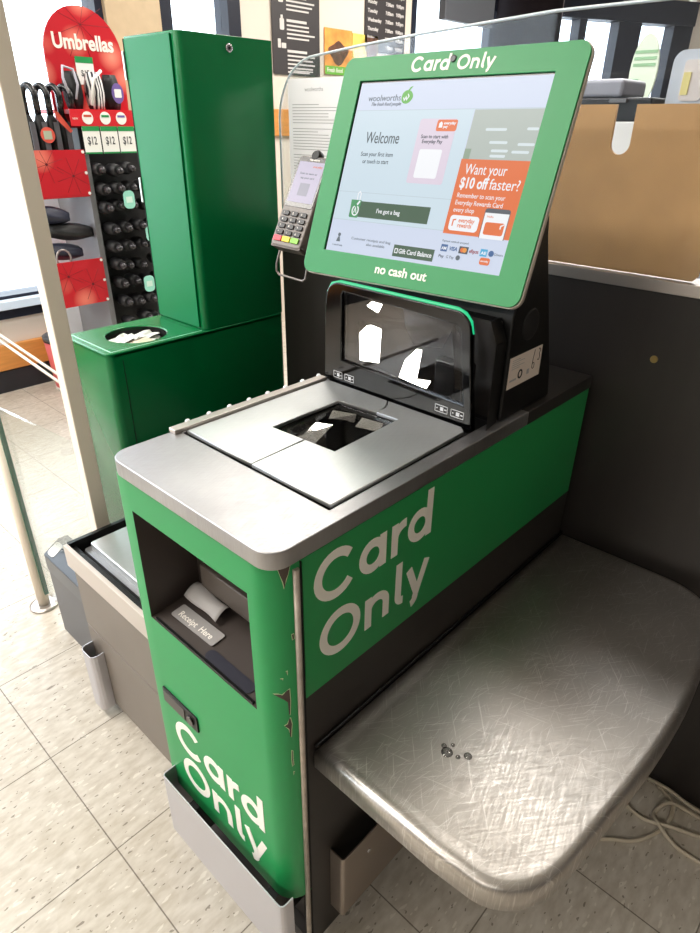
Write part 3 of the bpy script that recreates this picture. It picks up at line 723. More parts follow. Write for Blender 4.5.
lay([(-0.131, -0.046), (-0.110, -0.046), (-0.112, -0.0735), (-0.129, -0.0735)], 'bag', E_PGR)
mbr = MB(); ribbon(mbr, [(-0.119, -0.046), (-0.1195, -0.036), (-0.1165, -0.033), (-0.1135, -0.036), (-0.1135, -0.046)], 0.0015, Matrix.Translation((0, 0, Z[0] + 0.0004))); ribbon(mbr, arc(-0.1185, -0.0625, 0.0062, 0.0075, 120, 420, 14), 0.002, Matrix.Translation((0, 0, Z[0] + 0.0005))); ribbon(mbr, [(-0.121, -0.066), (-0.119, -0.058), (-0.116, -0.066)], 0.0016, Matrix.Translation((0, 0, Z[0] + 0.0005))); ribbon(mbr, [(-0.117, -0.0535), (-0.1125, -0.0475)], 0.003, Matrix.Translation((0, 0, Z[0] + 0.0005))); L(mbr, 'bag_mark', E_W, scr)
lay([(-0.1425, -0.106), (-0.139, -0.1055), (-0.1365, -0.1135), (-0.145, -0.1135)], 'help_icon', E_INK); lay([(-0.1405 + 0.003 * math.cos(math.radians(a)), -0.1025 + 0.003 * math.sin(math.radians(a))) for a in range(0, 360, 30)], 'help_icon', E_INK)
stx('I need help', -0.1505, -0.1205, E_INK, width=0.021, height=0.0042)
stx('Customer receipts and bag', -0.113, -0.1075, E_INK, width=0.080, height=0.0058); stx('also available', -0.080, -0.1145, E_INK, width=0.037, height=0.0058)
lay(rect(-0.025, 0.050, -0.124, -0.1065), 'gift_button', E_GR); stx('Gift Card Balance', -0.014, -0.1186, E_W, width=0.061, height=0.0098, bold=0.014)
icn = MB(); ribbon(icn, [(-0.0215, -0.1185), (-0.0165, -0.1185), (-0.0165, -0.1125), (-0.0215, -0.1125)], 0.0012, Matrix.Translation((0, 0, Z[0] + 0.0004)), closed=True); L(icn, 'gift_icon', E_W, scr)
# promotion
lay(rect(0.058, SX1, 0.022, 0.0885), 'promo_reflection', E_OB)  # ceiling reflection on the display painted as a glowing panel
for (x0, x1, y) in ((0.083, 0.116, 0.062), (0.146, 0.163, 0.063), (0.094, 0.122, 0.045), (0.138, 0.163, 0.043), (0.10, 0.126, 0.034), (0.132, 0.158, 0.033), (0.10, 0.124, 0.027)): lay(rrect(x0, x1, y - 0.0018, y + 0.0018, 0.0017, 4), 'painted_lamp_reflection', E_LB)  # reflected ceiling lamps painted as pale glowing strips
lay(rect(0.058, 0.068, 0.022, 0.036), 'reflection_patch', em('moss', (140, 160, 140)))
lay(rect(0.0565, SX1, -0.0815, 0.022), 'promo_panel', E_OR)
stx('Want your', 0.067, 0.0015, E_W, width=0.067, height=0.0205); stx('$10 off', 0.0645, -0.0172, E_W, width=0.0455, height=0.0205, bold=0.025); stx('faster?', 0.1125, -0.0172, E_W, width=0.046, height=0.0205)
stx('Remember to scan your', 0.065, -0.0305, E_W, width=0.077, height=0.0092); stx('Everyday Rewards Card', 0.065, -0.0405, E_W, width=0.076, height=0.0092); stx('every shop', 0.065, -0.0505, E_W, width=0.034, height=0.0092)
lay(rrect(0.063, 0.111, -0.0765, -0.055, 0.005), 'rewards_card', E_W); stx('everyday', 0.078, -0.0645, E_OR, width=0.026, height=0.0088, bold=0.012); stx('rewards', 0.078, -0.0715, E_OR, width=0.023, height=0.0088, bold=0.012)
mbr = MB(); ribbon(mbr, [(0.069, -0.0705), (0.069, -0.062), (0.0735, -0.061)], 0.0018, Matrix.Translation((0, 0, Z[0] + 0.0004))); L(mbr, 'rewards_mark', E_OR, scr)
lay(rrect(0.1165, 0.156, -0.083, -0.042, [0, 0, 0.004, 0.004]), 'phone', em('phone_grey', (84, 90, 100))); lay(rect(0.1175, 0.155, -0.083, -0.048), 'phone_page', E_W)
lay(rrect(0.1215, 0.152, -0.0775, -0.0605, 0.003), 'phone_card', E_OR); lay([(0.1455, -0.0685), (0.1475, -0.0685), (0.1475, -0.065), (0.151, -0.063), (0.151, -0.0612), (0.1455, -0.064)], 'phone_mark', E_W)
stx('Hello', 0.122, -0.0545, E_OR, width=0.010, height=0.004)
stx('Payment methods accepted', 0.060, -0.0935, E_INK, width=0.044, height=0.0042)
for (x0, x1, col, tx, tcol) in ((0.060, 0.071, E_BL, 'AM', E_W), (0.091, 0.106, E_DK, '', E_W), (0.126, 0.137, E_CY, 'AE', E_W)):
    lay(rect(x0, x1, -0.107, -0.097), 'card_badge', col)
    if tx: stx(tx, (x0 + x1) / 2, -0.1045, tcol, width=0.0085, height=0.006, align='CENTER', bold=0.02)
stx('VISA', 0.075, -0.1045, E_BL, width=0.013, height=0.0075, bold=0.03, shear=0.2)
for cx, m_ in ((0.0965, E_OR), (0.1005, em('amber', (232, 150, 60)))): lay([(cx + 0.0034 * math.cos(math.radians(a)), -0.102 + 0.0034 * math.sin(math.radians(a))) for a in range(0, 360, 24)], 'card_dot', m_)
stx('eftpos', 0.1085, -0.1045, em('plum', (150, 60, 70)), width=0.015, height=0.0075, bold=0.02)
lay([(0.1435 + 0.0042 * math.cos(math.radians(a)), -0.102 + 0.0042 * math.sin(math.radians(a))) for a in range(0, 360, 24)], 'card_dot', E_BL); stx('Diners', 0.149, -0.104, E_INK, width=0.013, height=0.005)
stx('Pay', 0.060, -0.116, E_DK, width=0.009, height=0.006, bold=0.01); stx('G Pay', 0.073, -0.116, E_INK, width=0.013, height=0.006); lay([(0.0925 + 0.0036 * math.cos(math.radians(a)), -0.1135 + 0.0036 * math.sin(math.radians(a))) for a in range(0, 360, 24)], 'card_dot', E_INK)
lay(rrect(0.1285, 0.1445, -0.1185, -0.1085, 0.003), 'gift_badge', E_OR); stx('everyday', 0.1305, -0.1145, E_W, width=0.012, height=0.004)
# writing on the green surround
def bez(s_, x, y, kk, bold):
    M = Matrix.Translation((x, y, 0.0001)); return M
def msign(s_, x, y, k_, sh=0.06):
    M = Matrix.Translation((x, y, 0)) @ Matrix(((1, sh, 0, 0), (0, 1, 0, 0), (0, 0, 1, 0), (0, 0, 0, 1)))
    mb = MB(); xx = 0
    for ch in s_:
        st, adv = glyph(ch)
        for q, (pts, cl) in enumerate(st): ribbon(mb, [((px + xx) * k_, py * k_) for px, py in pts], S_ * k_ * 1.05, M, 0.0003 + 0.0001 * q, bool(cl))
        xx += adv + 2
    return L(mb, 'lettering', WHITE, d)
msign('Card', -0.0715, 0.1425, 0.000283); msign('Only', 0.0095, 0.1425, 0.000262)
stx('no cash out', -0.049, -0.1535, WHITE, width=0.098, height=0.0195, bold=0.022, z=0.0001, parent=d)
L(MB().lathe([(0.0048, 0.0001), (0.0048, 0.0014), (0.003, 0.0014)], (0.0015, 0.157), 18), 'camera_lens', DKGREY)
# black housing the screen sits on, standing on the rear worktop
hs = thing('screen_housing', 'black wedge shaped housing holding up the green screen, asset label on its side', 'housing', (0.22, 0.53, H))
b = MB(); b.prism([(0.444, H), (0.602, H), (0.592, 0.95), (0.514, 1.17), (0.508, 1.20), (0.499, 1.20), (0.486, 1.165), (0.462, 1.10), (0.444, 1.065)], 0.075, 0.385, 'x'); b.build('shell', BLACK, hs, 0.004)
MB().lathe([(0.024, 0.3845), (0.024, 0.3856), (0.022, 0.3856)], (0.498, 1.045), 28, 'x').build('cable_cover', mat('black_cover', (22, 22, 24), 0.5), hs)
lb = MB().prism([(0.450, 0.952), (0.549, 0.953), (0.548, 1.003), (0.450, 1.002)], 0.3847, 0.3857, 'x').build('asset_label', mat('cream_label', (222, 208, 198), 0.6), hs); lb['label'] = 'cream asset label'
LM = SIDE((0.3857, 0, 0))
mb = MB()
ribbon(mb, arc(0.485, 0.970, 0.0055, 0.0062, 0, 360, 20)[:-1], 0.0028, LM, closed=True)
ribbon(mb, [(0.5245, 1.000), (0.5215, 0.985), (0.5205, 0.975)] , 0.0008, LM); ribbon(mb, arc(0.524, 0.974, 0.0035, 0.005, 0, 360, 16)[:-1], 0.0009, LM, closed=True)
ribbon(mb, arc(0.539, 0.995, 0.003, 0.004, 140, -80, 10), 0.0012, LM); ribbon(mb, arc(0.539, 0.985, 0.003, 0.005, 80, -140, 10), 0.0012, LM)
mb.build('handwriting', mat('black_ink', (20, 18, 18), 0.6), lb)
mb = MB()
for i in range(5): mb.box(0.3856, 0.386, 0.457, 0.480 + 0.014 * (i % 2), 0.996 - i * 0.0034, 0.9968 - i * 0.0034)
mb.box(0.3856, 0.386, 0.455, 0.474, 0.963, 0.966); mb.box(0.3856, 0.386, 0.506, 0.513, 0.964, 0.972); mb.build('small_print', INKG, lb)
# ------------------------------------------------------------------ steel bagging tray on the right
t = thing('bagging_tray', 'large rounded stainless steel bagging tray with worn scratches, on the right of the checkout', 'tray', (0.56, 0.39, 0.5))
ol = [(W + 0.003, 0.021), (0.60, 0.021)] + [(0.655, 0.026), (0.684, 0.037), (0.707, 0.059), (0.722, 0.09), (0.730, 0.13), (0.737, 0.20), (0.745, 0.29), (0.750, 0.38), (0.750, 0.48), (0.742, 0.58), (0.728, 0.66), (0.712, 0.705), (0.69, 0.735), (0.655, 0.754), (0.60, 0.760), (W + 0.003, 0.756)]
def smooth_loop(p, fix):
    out = []
    n = len(p)
    for i in range(n):
        a, b2 = Vector(p[i]), Vector(p[(i + 1) % n])
        out.append(a)
        if i not in fix:
            p0, p3 = Vector(p[i - 1]), Vector(p[(i + 2) % n])
            for u in (0.33, 0.67):
                out.append(0.5 * ((2 * a) + (b2 - p0) * u + (2 * p0 - 5 * a + 4 * b2 - p3) * u * u + (3 * a - p0 - 3 * b2 + p3) * u ** 3))
    return out
ol = smooth_loop(ol, {0, 1, len(ol) - 1, len(ol) - 2})
def inset(loop, dd):
    n = len(loop); res = []
    for i in range(n):
        t1 = (loop[i] - loop[i - 1]).normalized(); t2 = (loop[(i + 1) % n] - loop[i]).normalized()
        n1 = Vector((-t1.y, t1.x)); n2 = Vector((-t2.y, t2.x)); q = (n1 + n2).normalized()
        res.append(loop[i] + q * dd / max(0.5, q.dot(n1)))
    return res
b = MB(); prev = None; n = len(ol)
rings = [(0.030, 0.5445), (0.022, 0.5450), (0.014, 0.5458), (0.008, 0.5450), (0.0035, 0.5425), (0.0008, 0.538), (0, 0.532), (0, 0.505), (0.002, 0.5025), (0.012, 0.502)]
vs = []
for dd, z in rings: vs += [(p.x, p.y, z) for p in inset(ol, dd)]
fs = [(j * n + i, j * n + (i + 1) % n, (j + 1) * n + (i + 1) % n, (j + 1) * n + i) for j in range(len(rings) - 1) for i in range(n)]
b.add(vs, fs, True); b.add(vs[:n], [tuple(range(n))]); b.add(vs[-n:], [tuple(range(n))[::-1]])
tr = b.build('tray_top', STEELW, t)
MB().box(W + 0.001, W + 0.05, 0.06, 0.72, 0.44, 0.5015).build('bracket', BLACK, t)
MB().tube([(W + 0.003, 0.024, 0.546), (W + 0.003, 0.754, 0.546)], 0.0022, 6).build('seal', BLACK, t)
WAT = glass_mat('water', (0.8, 0.8, 0.8), 0.12, 0.02)
for (x, y, r) in ((0.5346, 0.1438, 0.0085), (0.5255, 0.1494, 0.004), (0.5341, 0.1588, 0.003), (0.5502, 0.1478, 0.0035), (0.5593, 0.1586, 0.006)):
    o = MB().lathe([(r, 0.5447), (r * 0.95, 0.5455), (r * 0.7, 0.5465), (r * 0.3, 0.5472)], (x, y), 16).build('water_drop', WAT)
    tag(o, 'small water droplet lying on the steel bagging tray', 'droplet', 'water drops on the tray')

# ------------------------------------------------------------------ bagging scale on the left of the checkout
t = thing('bagging_scale', 'low greige bagging unit with a steel weighing plate, left of the checkout', 'scale', (-0.17, 0.3, 0))
b = MB(); b.box(-0.40, 0.048, 0.046, 0.60, 0.02, 0.455); b.build('cabinet', DARK, t)
b = MB(); b.box(-0.40, 0.048, 0.036, 0.046, 0.26, 0.432); b.box(-0.40, 0.048, 0.036, 0.046, 0.035, 0.256); b.build('front_panel', GREIGE, t, 0.0008)
MB().box(-0.39, 0.048, 0.048, 0.58, 0, 0.02).build('plinth', BLACK, t)
MB().box(-0.404, 0.048, 0.026, 0.036, 0.432, 0.487).build('front_rail', mat('light_greige_rail', (190, 180, 172), 0.45, 0.2), t, 0.0015)
b = MB(); b.box(-0.404, -0.394, 0.036, 0.60, 0.455, 0.49); b.box(-0.394, 0.048, 0.59, 0.60, 0.455, 0.49); b.box(-0.394, 0.048, 0.036, 0.05, 0.455, 0.478); b.build('tray_frame', BLACK, t)
me = plate(rrect(-0.372, 0.046, 0.072, 0.57, 0.008), [], 0.462, 0.488, 0.003); link('weighing_plate', me, STEELP, t)
MB().prism(rrect(-0.382, 0.047, 0.06, 0.58, 0.008), 0.456, 0.47).build('plate_rim', mat('dull_rim', (150, 150, 152), 0.35, 0.8), t)
g = bumper([(-0.342, 0.0355), (-0.342, 0.018)] + [(-0.352 + 0.010 * math.cos(math.radians(a)), 0.018 - 0.012 * math.sin(math.radians(a))) for a in (30, 60, 90)] + [(-0.382, 0.006)] + [(-0.382 - 0.012 * math.sin(math.radians(a)), 0.018 - 0.012 * math.cos(math.radians(a))) for a in (30, 60, 90)] + [(-0.394, 0.0355)], 0.03, 0.205, 'corner_guard')
g.build('corner_guard', ALU, t)

t = thing('floor_unit', 'low dark grey floor unit with a white sticker left of the bagging scale', 'cabinet', (-0.6, 0.2, 0))
pf = [(0.08, 0.0), (0.15, 0.0), (0.15, 0.30), (0.13, 0.30), (0.08, 0.268)]
MB().prism(pf, -0.725, -0.42, 'x').build('body', mat('floor_unit_grey', (84, 84, 88), 0.45), t, 0.002)
M = frame_m((-0.725, 0.08, 0.268), (1, 0, 0), (0, 0.05, 0.032))
b = MB().box(0, 0.305, 0, 0.058, 0.0004, 0.003); b.v = [M @ Vector(p_) for p_ in b.v]; b.box(-0.725, -0.42, 0.0785, 0.0798, 0.218, 0.2675); b.build('top_band', mat('slate_band', (46, 50, 58), 0.3), t)
me = plate(rrect(0.006, 0.042, 0.008, 0.048, 0.01), [], 0.0031, 0.0042); me.transform(M); link('sticker', me, PAPER, t)

# ------------------------------------------------------------------ card terminal
TM = frame_m((-0.203, 0.573, 1.166), Vector((math.cos(.097), math.sin(.097), -0.045)), (Matrix.Rotation(0, 3, 'X') @ Vector((-0.02, 0.50, 0.86))) - Vector((0, 0, 0)))
x_ = Vector((math.cos(.097), math.sin(.097), -0.046)).normalized(); y_ = Vector((-0.0, math.sin(.515), math.cos(.515))); y_ = (y_ - x_ * y_.dot(x_)).normalized()
TM = frame_m((-0.203, 0.573, 1.166), x_, y_)
t = thing('card_terminal', 'grey card payment terminal with keypad and lit screen left of the display', 'card terminal', matrix=TM)
def T(mb, name, m, parent=t, bevel=0): return mb.build(name, m, parent, bevel, local=True)
o = link('shell', plate(rrect(-0.041, 0.041, -0.095, 0.095, 0.009), [], -0.028, 0, 0.003), mat('taupe_grey', (124, 116, 112), 0.4), t, local=True)
o = link('face', plate(rrect(-0.038, 0.038, -0.012, 0.092, 0.006), [], -0.001, 0.001, 0.0005), mat('near_black', (34, 32, 34), 0.25), t, local=True)
ts = T(MB().box(-0.0335, 0.0335, -0.002, 0.082, 0.001, 0.0014), 'screen', em('lilac', (190, 182, 204), 0.9))
def tt(s_, x, y, m, width, height=None, al='CENTER'):
    me = text_mesh(s_, width=width, height=height, depth=0.0002, align=al, bold=0.01); me.transform(Matrix.Translation((x, y, 0.00145))); link('lettering', me, m, ts, local=True)
tt('everyday', 0.018, 0.071, E_OR, 0.024); tt('Scan to earn or', 0, 0.056, E_INK, 0.046, 0.006); tt('tap your card', 0, 0.047, E_INK, 0.036, 0.006)
T(MB().box(-0.013, 0.013, 0.012, 0.038, 0.0014, 0.0016), 'code_square', em('grey_lilac', (164, 162, 178), 0.8), ts)
me = text_mesh('verifone', width=0.026, height=None, depth=0.0002, bold=0.02, align='CENTER'); me.transform(Matrix.Translation((0.004, 0.0845, 0.00105))); link('lettering', me, WHITE, t, local=True)
KM = mat('key_black', (30, 30, 36), 0.4)
for r_i in range(4):
    for c_i in range(3):
        kx, ky = -0.0245 + c_i * 0.0235, -0.0265 - r_i * 0.0135
        kb = T(MB().prism(rrect(kx - 0.0095, kx + 0.0095, ky - 0.0048, ky + 0.0048, 0.003, 3), 0, 0.0035), 'key', KM, t, 0.0006)
        me = text_mesh(['1', '2', '3', '4', '5', '6', '7', '8', '9', '*', '0', '#'][r_i * 3 + c_i], height=0.006, depth=0.0002, bold=0.02); me.transform(Matrix.Translation((kx - 0.004, ky - 0.002, 0.0035))); link('numeral', me, WHITE, kb, local=True)
for c_i, (nm, col) in enumerate((('red', (228, 62, 82)), ('yellow', (240, 212, 40)), ('green', (132, 196, 60)))):
    kx = -0.0245 + c_i * 0.0235
    kb = T(MB().prism(rrect(kx - 0.0105, kx + 0.0105, -0.0855, -0.0745, 0.002, 3), 0, 0.0035), 'key', mat('key_' + nm, col, 0.4), t, 0.0006); kb['label'] = nm + ' key'
T(MB().prism(rrect(-0.040, 0.040, -0.097, -0.090, 0.003, 3), -0.03, -0.002), 'card_slot', mat('slot_brown', (84, 74, 68), 0.4))
T(MB().lathe([(0.012, -0.012), (0.012, -0.002), (0.009, 0.002)], (0.001, 0.097), 18), 'top_knob', BLACK)
tg = thing('terminal_stand', 'black upright arm with a bent wire loop carrying the card terminal', 'stand', (-0.15, 0.64, H))
b = MB(); b.tube([(-0.15, 0.71, 0.03), (-0.15, 0.71, 1.0), (-0.165, 0.66, 1.105), (-0.19, 0.615, 1.135)], 0.013, 12)
b.prism(rrect(-0.22, -0.08, 0.65, 0.77, 0.01), 0, 0.03)
b.build('post', BLACK, tg)
b = MB(); b.tube([(-0.243, 0.555, 1.082), (-0.256, 0.55, 1.04), (-0.258, 0.55, 1.024), (-0.250, 0.55, 1.017), (-0.176, 0.55, 1.014), (-0.166, 0.55, 1.02), (-0.158, 0.55, 1.05), (-0.158, 0.553, 1.075)], 0.0026, 8)
b.build('wire_loop', mat('grey_wire', (130, 122, 118), 0.35, 0.6), tg)

# ------------------------------------------------------------------ receipt paper in the printer opening
b = MB(); n = 12; vs = []
for i in range(n + 1):
    u = i / n
    y = 0.048 - 0.028 * u; z = 0.658 + 0.003 * math.sin(u * 3.0) - 0.012 * u * u
    for j in range(9):
        v = j / 8; vs.append((0.104 + 0.082 * v, y + 0.0015 * math.sin(v * 6 + u * 4), z + 0.0012 * math.sin(v * 7 + 2 * u) - 0.004 * v))
fs = [(i * 9 + j, i * 9 + j + 1, (i + 1) * 9 + j + 1, (i + 1) * 9 + j) for i in range(n) for j in range(8)]
o = b.add(vs, fs, True).build('receipt_paper', PAPERG); tag(o, 'curl of thin receipt paper hanging out of the printer opening', 'receipt')
sm = o.modifiers.new('thick', 'SOLIDIFY'); sm.thickness = 0.0006

# ------------------------------------------------------------------ green bin and the tall green cabinet on it
t = thing('waste_bin', 'glossy deep green pedestal bin with an oval opening in its top', 'bin', (-0.6, 0.5, 0))
BX0, BX1, BY0, BY1, BZ = -0.715, -0.50, 0.248, 0.778, 0.845
hl = [(-0.601 + 0.073 * math.cos(math.radians(a)), 0.380 + 0.073 * math.sin(math.radians(a))) for a in range(0, 360, 12)]
b = MB(); rp = rrect(BX0, BX1, BY0, BY1, 0.018, 5); n = len(rp)
b.add([(x, y, 0.02) for x, y in rp] + [(x, y, BZ - 0.004) for x, y in rp], [(i, (i + 1) % n, n + (i + 1) % n, n + i) for i in range(n)], True)
b.add([(x, y, 0.02) for x, y in rp], [tuple(range(n))[::-1]])
b.build('body', GREEN_BIN, t)
link('top', plate(rrect(BX0, BX1, BY0, BY1, 0.018, 5), [hl], BZ - 0.012, BZ, 0.003), GREEN_BIN, t)
b = MB(); b.box(BX0 + 0.012, BX1 - 0.012, BY0 + 0.014, BY0 + 0.0165, BZ, BZ + 0.0012); b.box(BX1 - 0.012, BX1 - 0.0095, BY0 + 0.014, 0.51, BZ, BZ + 0.0008); b.build('top_bead', mat('pale_green_bead', (170, 226, 196), 0.3), t)
b = MB(); m_ = len(hl); b.add([(x, y, BZ - 0.002) for x, y in hl] + [(x, y, BZ - 0.10) for x, y in hl], [(i, (i + 1) % m_, m_ + (i + 1) % m_, m_ + i) for i in range(m_)] + [tuple(range(m_, 2 * m_))], True); b.build('liner', BLACK, t)
MB().box(BX0 + 0.015, BX1 - 0.015, BY0 + 0.02, BY1 - 0.02, 0, 0.02).build('base', BLACK, t)
MB().box(-0.5005, -0.4992, BY0 + 0.035, BY0 + 0.037, 0.03, BZ - 0.02).build('seam', mat('seam_green', (0, 60, 30), 0.5), t)
rnd = random.Random(7)
for i in range(9):
    a = rnd.random() * 6.28; cx, cy = -0.601 + 0.03 * math.cos(i * 2.1), 0.380 + 0.03 * math.sin(i * 2.1)
    wv = []; n = 5
    for p_ in range(n):
        for q_ in range(n):
            u, v = (p_ / (n - 1) - .5) * 0.072, (q_ / (n - 1) - .5) * 0.045
            wv.append((cx + u * math.cos(a) - v * math.sin(a), cy + u * math.sin(a) + v * math.cos(a), BZ - 0.026 + i * 0.0018 + rnd.uniform(-.003, .006)))
    o = MB().add(wv, [(p_ * n + q_, p_ * n + q_ + 1, (p_ + 1) * n + q_ + 1, (p_ + 1) * n + q_) for p_ in range(n - 1) for q_ in range(n - 1)]).build('discarded_receipt', PAPER if i % 3 else mat('cream_paper', (226, 212, 190), 0.7))
    tag(o, 'crumpled paper receipt thrown in the oval bin opening', 'receipt', 'receipts in the bin')
    sm = o.modifiers.new('thick', 'SOLIDIFY'); sm.thickness = 0.0008
t = thing('locker_cabinet', 'tall narrow deep green metal locker with a keyhole standing on the bin', 'locker', (-0.6, 0.64, BZ))
me = plate(rrect(-0.713, -0.502, 0.517, 0.774, [0.004, 0.016, 0.004, 0.004], 5), [], BZ + 0.0005, 1.474, 0.0015); link('body', me, GREEN_BIN, t)
dr = MB().box(-0.705, -0.522, 0.512, 0.5165, BZ + 0.006, 1.469).build('door', mat('door_green', (0, 118, 68), 0.4, spec=0.2), t, 0.001)
for z0 in (1.39, 1.13):
    MB().box(-0.7135, -0.7065, 0.5085, 0.5165, z0, z0 + 0.056).build('hinge', mat('pale_hinge', (196, 206, 200), 0.3, 0.5), dr, 0.001)
MB().box(-0.7065, -0.7045, 0.511, 0.5165, BZ + 0.006, 1.469).build('door_gap', GAP, dr)
lk = MB().lathe([(0.0085, -0.502), (0.0085, -0.4985), (0.006, -0.4985)], (0.648, 1.451), 18, 'x').build('lock', SILVER, t)
MB().lathe([(0.003, -0.4987), (0.003, -0.4980)], (0.648, 1.451), 10, 'x').build('keyhole', GAP, lk)

# ------------------------------------------------------------------ exit gate: posts, rails and glass
t = thing('gate_post', 'tall champagne coloured square gate post in front of the green bin', 'post', (-0.45, 0.135, 0))
MB().box(-0.468, -0.434, 0.118, 0.152, 0.006, 1.75).build('post', POST, t, 0.003)
MB().lathe([(0.04, 0), (0.04, 0.005), (0.03, 0.007)], (-0.451, 0.135), 24).build('foot_flange', STEELD, t)
for z in (0.825, 0.806): MB().tube([(-0.466, 0.136, z), (-1.75, 0.222, z)], 0.0035, 8).build('rail', mat('pale_rail', (222, 214, 204), 0.3, 0.5), t)
b = MB(); b.tube([(-1.75, 0.222, 0.0), (-1.75, 0.222, 0.85)], 0.02, 12); b.build('end_post', POST, t)
me = plate([(0, 0), (0.36, 0), (0.36, 0.62), (0, 0.62)], [], 0, 0.008); me.transform(frame_m((-0.85, 0.094, 0.05), (1, 0.11, 0), (0, 0, 1)))
t = thing('gate_upright', 'short champagne floor post with a round foot, holding a low glass gate panel', 'post', (-0.87, 0.086, 0))
MB().tube([(-0.872, 0.086, 0.006), (-0.872, 0.086, 0.632)], 0.0165, 14).build('post', POST, t)
MB().lathe([(0.018, 0.632), (0.018, 0.642), (0.012, 0.645)], (-0.872, 0.086), 16).build('cap', mat('pale_cap', (214, 222, 226), 0.3, 0.4), t)
MB().lathe([(0.042, 0), (0.042, 0.005), (0.03, 0.008)], (-0.872, 0.086), 24).build('foot_flange', STEELD, t)
gp = link('glass_panel', me, GLASSG, t)
b = MB(); b.box(-0.8545, -0.848, 0.088, 0.10, 0.05, 0.67); b.build('glass_edge', GEDGE, t)

# ------------------------------------------------------------------ umbrella stand
XS = -1.9
t = thing('umbrella_stand', 'red and black umbrella display stand with an arched Umbrellas header', 'display stand', (-2.05, 1.0, 0))
b = MB(); b.box(-2.22, XS, 0.958, 0.982, 0, 1.186); b.build('side_board', GREY, t)
b = MB(); b.box(-2.22, -1.96, 0.982, 1.27, 0.02, 1.28); b.build('peg_board', mat('peg_black', (14, 14, 18), 0.6), t)
b = MB(); b.box(-2.22, XS, 0.957, 1.27, 1.33, 1.345); b.build('top_shelf', RED, t)
b = MB(); b.box(-2.08, XS, 0.76, 0.958, 1.03, 1.04); b.build('shelf', RED, t); b = MB(); b.box(-2.08, XS, 0.76, 0.958, 0.62, 0.63); b.build('shelf', RED, t); b = MB(); b.box(-2.22, XS, 0.982, 1.27, 0.0, 0.02); b.build('foot', GREY, t)
b = MB(); b.box(-2.224, -2.214, 0.84, 0.958, 0.02, 1.03); b.build('back_board', mat('white_board', (222, 226, 236), 0.5), t)
def sheet(name, y0, y1, z0, z1, m, x=XS, th=0.006, par=t):
    c = Vector((x, (y0 + y1) / 2, (z0 + z1) / 2)); mb = MB().box(x, x + th, y0, y1, z0, z1); return mb.build(name, m, par)
for z0, z1 in ((1.035, 1.204), (0.60, 0.785)):
    f_ = sheet('shelf_front', 0.728, 0.962, z0, z1, PRINT)
    for zz in (z0 + 0.008, (z0 + z1) / 2, z1 - 0.008): MB().lathe([(0.006, XS + 0.006), (0.006, XS + 0.0085)], (0.955, zz), 12, 'x').build('white_stud', PAPER, f_)
    rb = MB()
    for (cy, cz) in ((0.90, (z0 + z1) / 2 - 0.01), (0.80, (z0 + z1) / 2 + 0.035)):
        for a in range(0, 360, 45):
            a2 = math.radians(a + 15); L_ = 0.07
            p1 = (cy + L_ * math.cos(a2), cz + L_ * math.sin(a2))
            p1 = (min(max(p1[0], 0.73), 0.96), min(max(p1[1], z0 + .002), z1 - .002))
            rb.tube([(XS + 0.0062, cy, cz), (XS + 0.0062, p1[0], p1[1])], 0.0006, 4)
        rb.lathe([(0.005, XS + 0.006), (0.005, XS + 0.0072)], (cy, cz), 10, 'x')
    rb.build('printed_ribs', mat('rib_ink', (96, 10, 24), 0.6), f_)
# header
HY, HZ = lambda y: (y + 0.376) * 1.0477 - 0.376, lambda z: 1.309 + (z - 1.309) * 1.0477
hd = [(0.872, 1.28), (1.182, 1.28), (1.188, 1.50)] + [(1.03 + 0.158 * math.cos(math.radians(a)), 1.52 + 0.164 * math.sin(math.radians(a))) for a in range(10, 171, 10)] + [(0.872, 1.50)]
hd = [(HY(y), HZ(z)) for y, z in hd]
me = plate(hd, [], 0, 0.008); me.transform(SIDE((-2.03, 0, 0))); h_ = link('header_card', me, PRINT, t)
rb = MB()
for a in range(0, 360, 40):
    a2 = math.radians(a); L_ = 0.13
    rb.tube([(-2.0218, HY(1.03), HZ(1.625)), (-2.0218, HY(1.03) + L_ * math.cos(a2) * 0.95, max(1.53, min(1.70, HZ(1.625) + L_ * math.sin(a2))))], 0.0007, 4)
rb.build('printed_ribs', mat('rib_ink', (96, 10, 24), 0.6), h_)
text('lettering', 'Umbrellas', SIDE((-2.0215, HY(0.91), HZ(1.545))), WHITE, h_, width=0.255, height=0.072, bold=0.03, depth=0.001)
tk = MB().box(-2.021, -2.019, 1.05, 1.125, 1.435, 1.525).build('price_ticket', PAPER, t); MB().box(-2.0195, -2.0185, 1.05, 1.125, 1.51, 1.532).build('ticket_band', GREEN_SIDE, tk)
text('lettering', '$15', SIDE((-2.0188, 1.067, 1.465)), INK, tk, width=0.036, height=0.03, bold=0.02)
b = sheet('range_strip', 0.93, 1.20, 1.287, 1.346, RED)
text('lettering', 'NEW', SIDE((XS + 0.0065, 0.938, 1.31)), WHITE, b, width=0.022)
for i, cy in enumerate((1.0, 1.075, 1.145)):
    q = MB().lathe([(0.023, XS + 0.006), (0.023, XS + 0.0075)], (cy, 1.316), 20, 'x').build('white_disc', PAPER, b)
    MB().box(XS + 0.0075, XS + 0.0085, cy - 0.016, cy + 0.016, 1.319, 1.327).build('disc_mark', [mat('brick', (190, 70, 50), 0.5), GREEN_SIDE, mat('violet', (110, 90, 160), 0.5)][i], q)
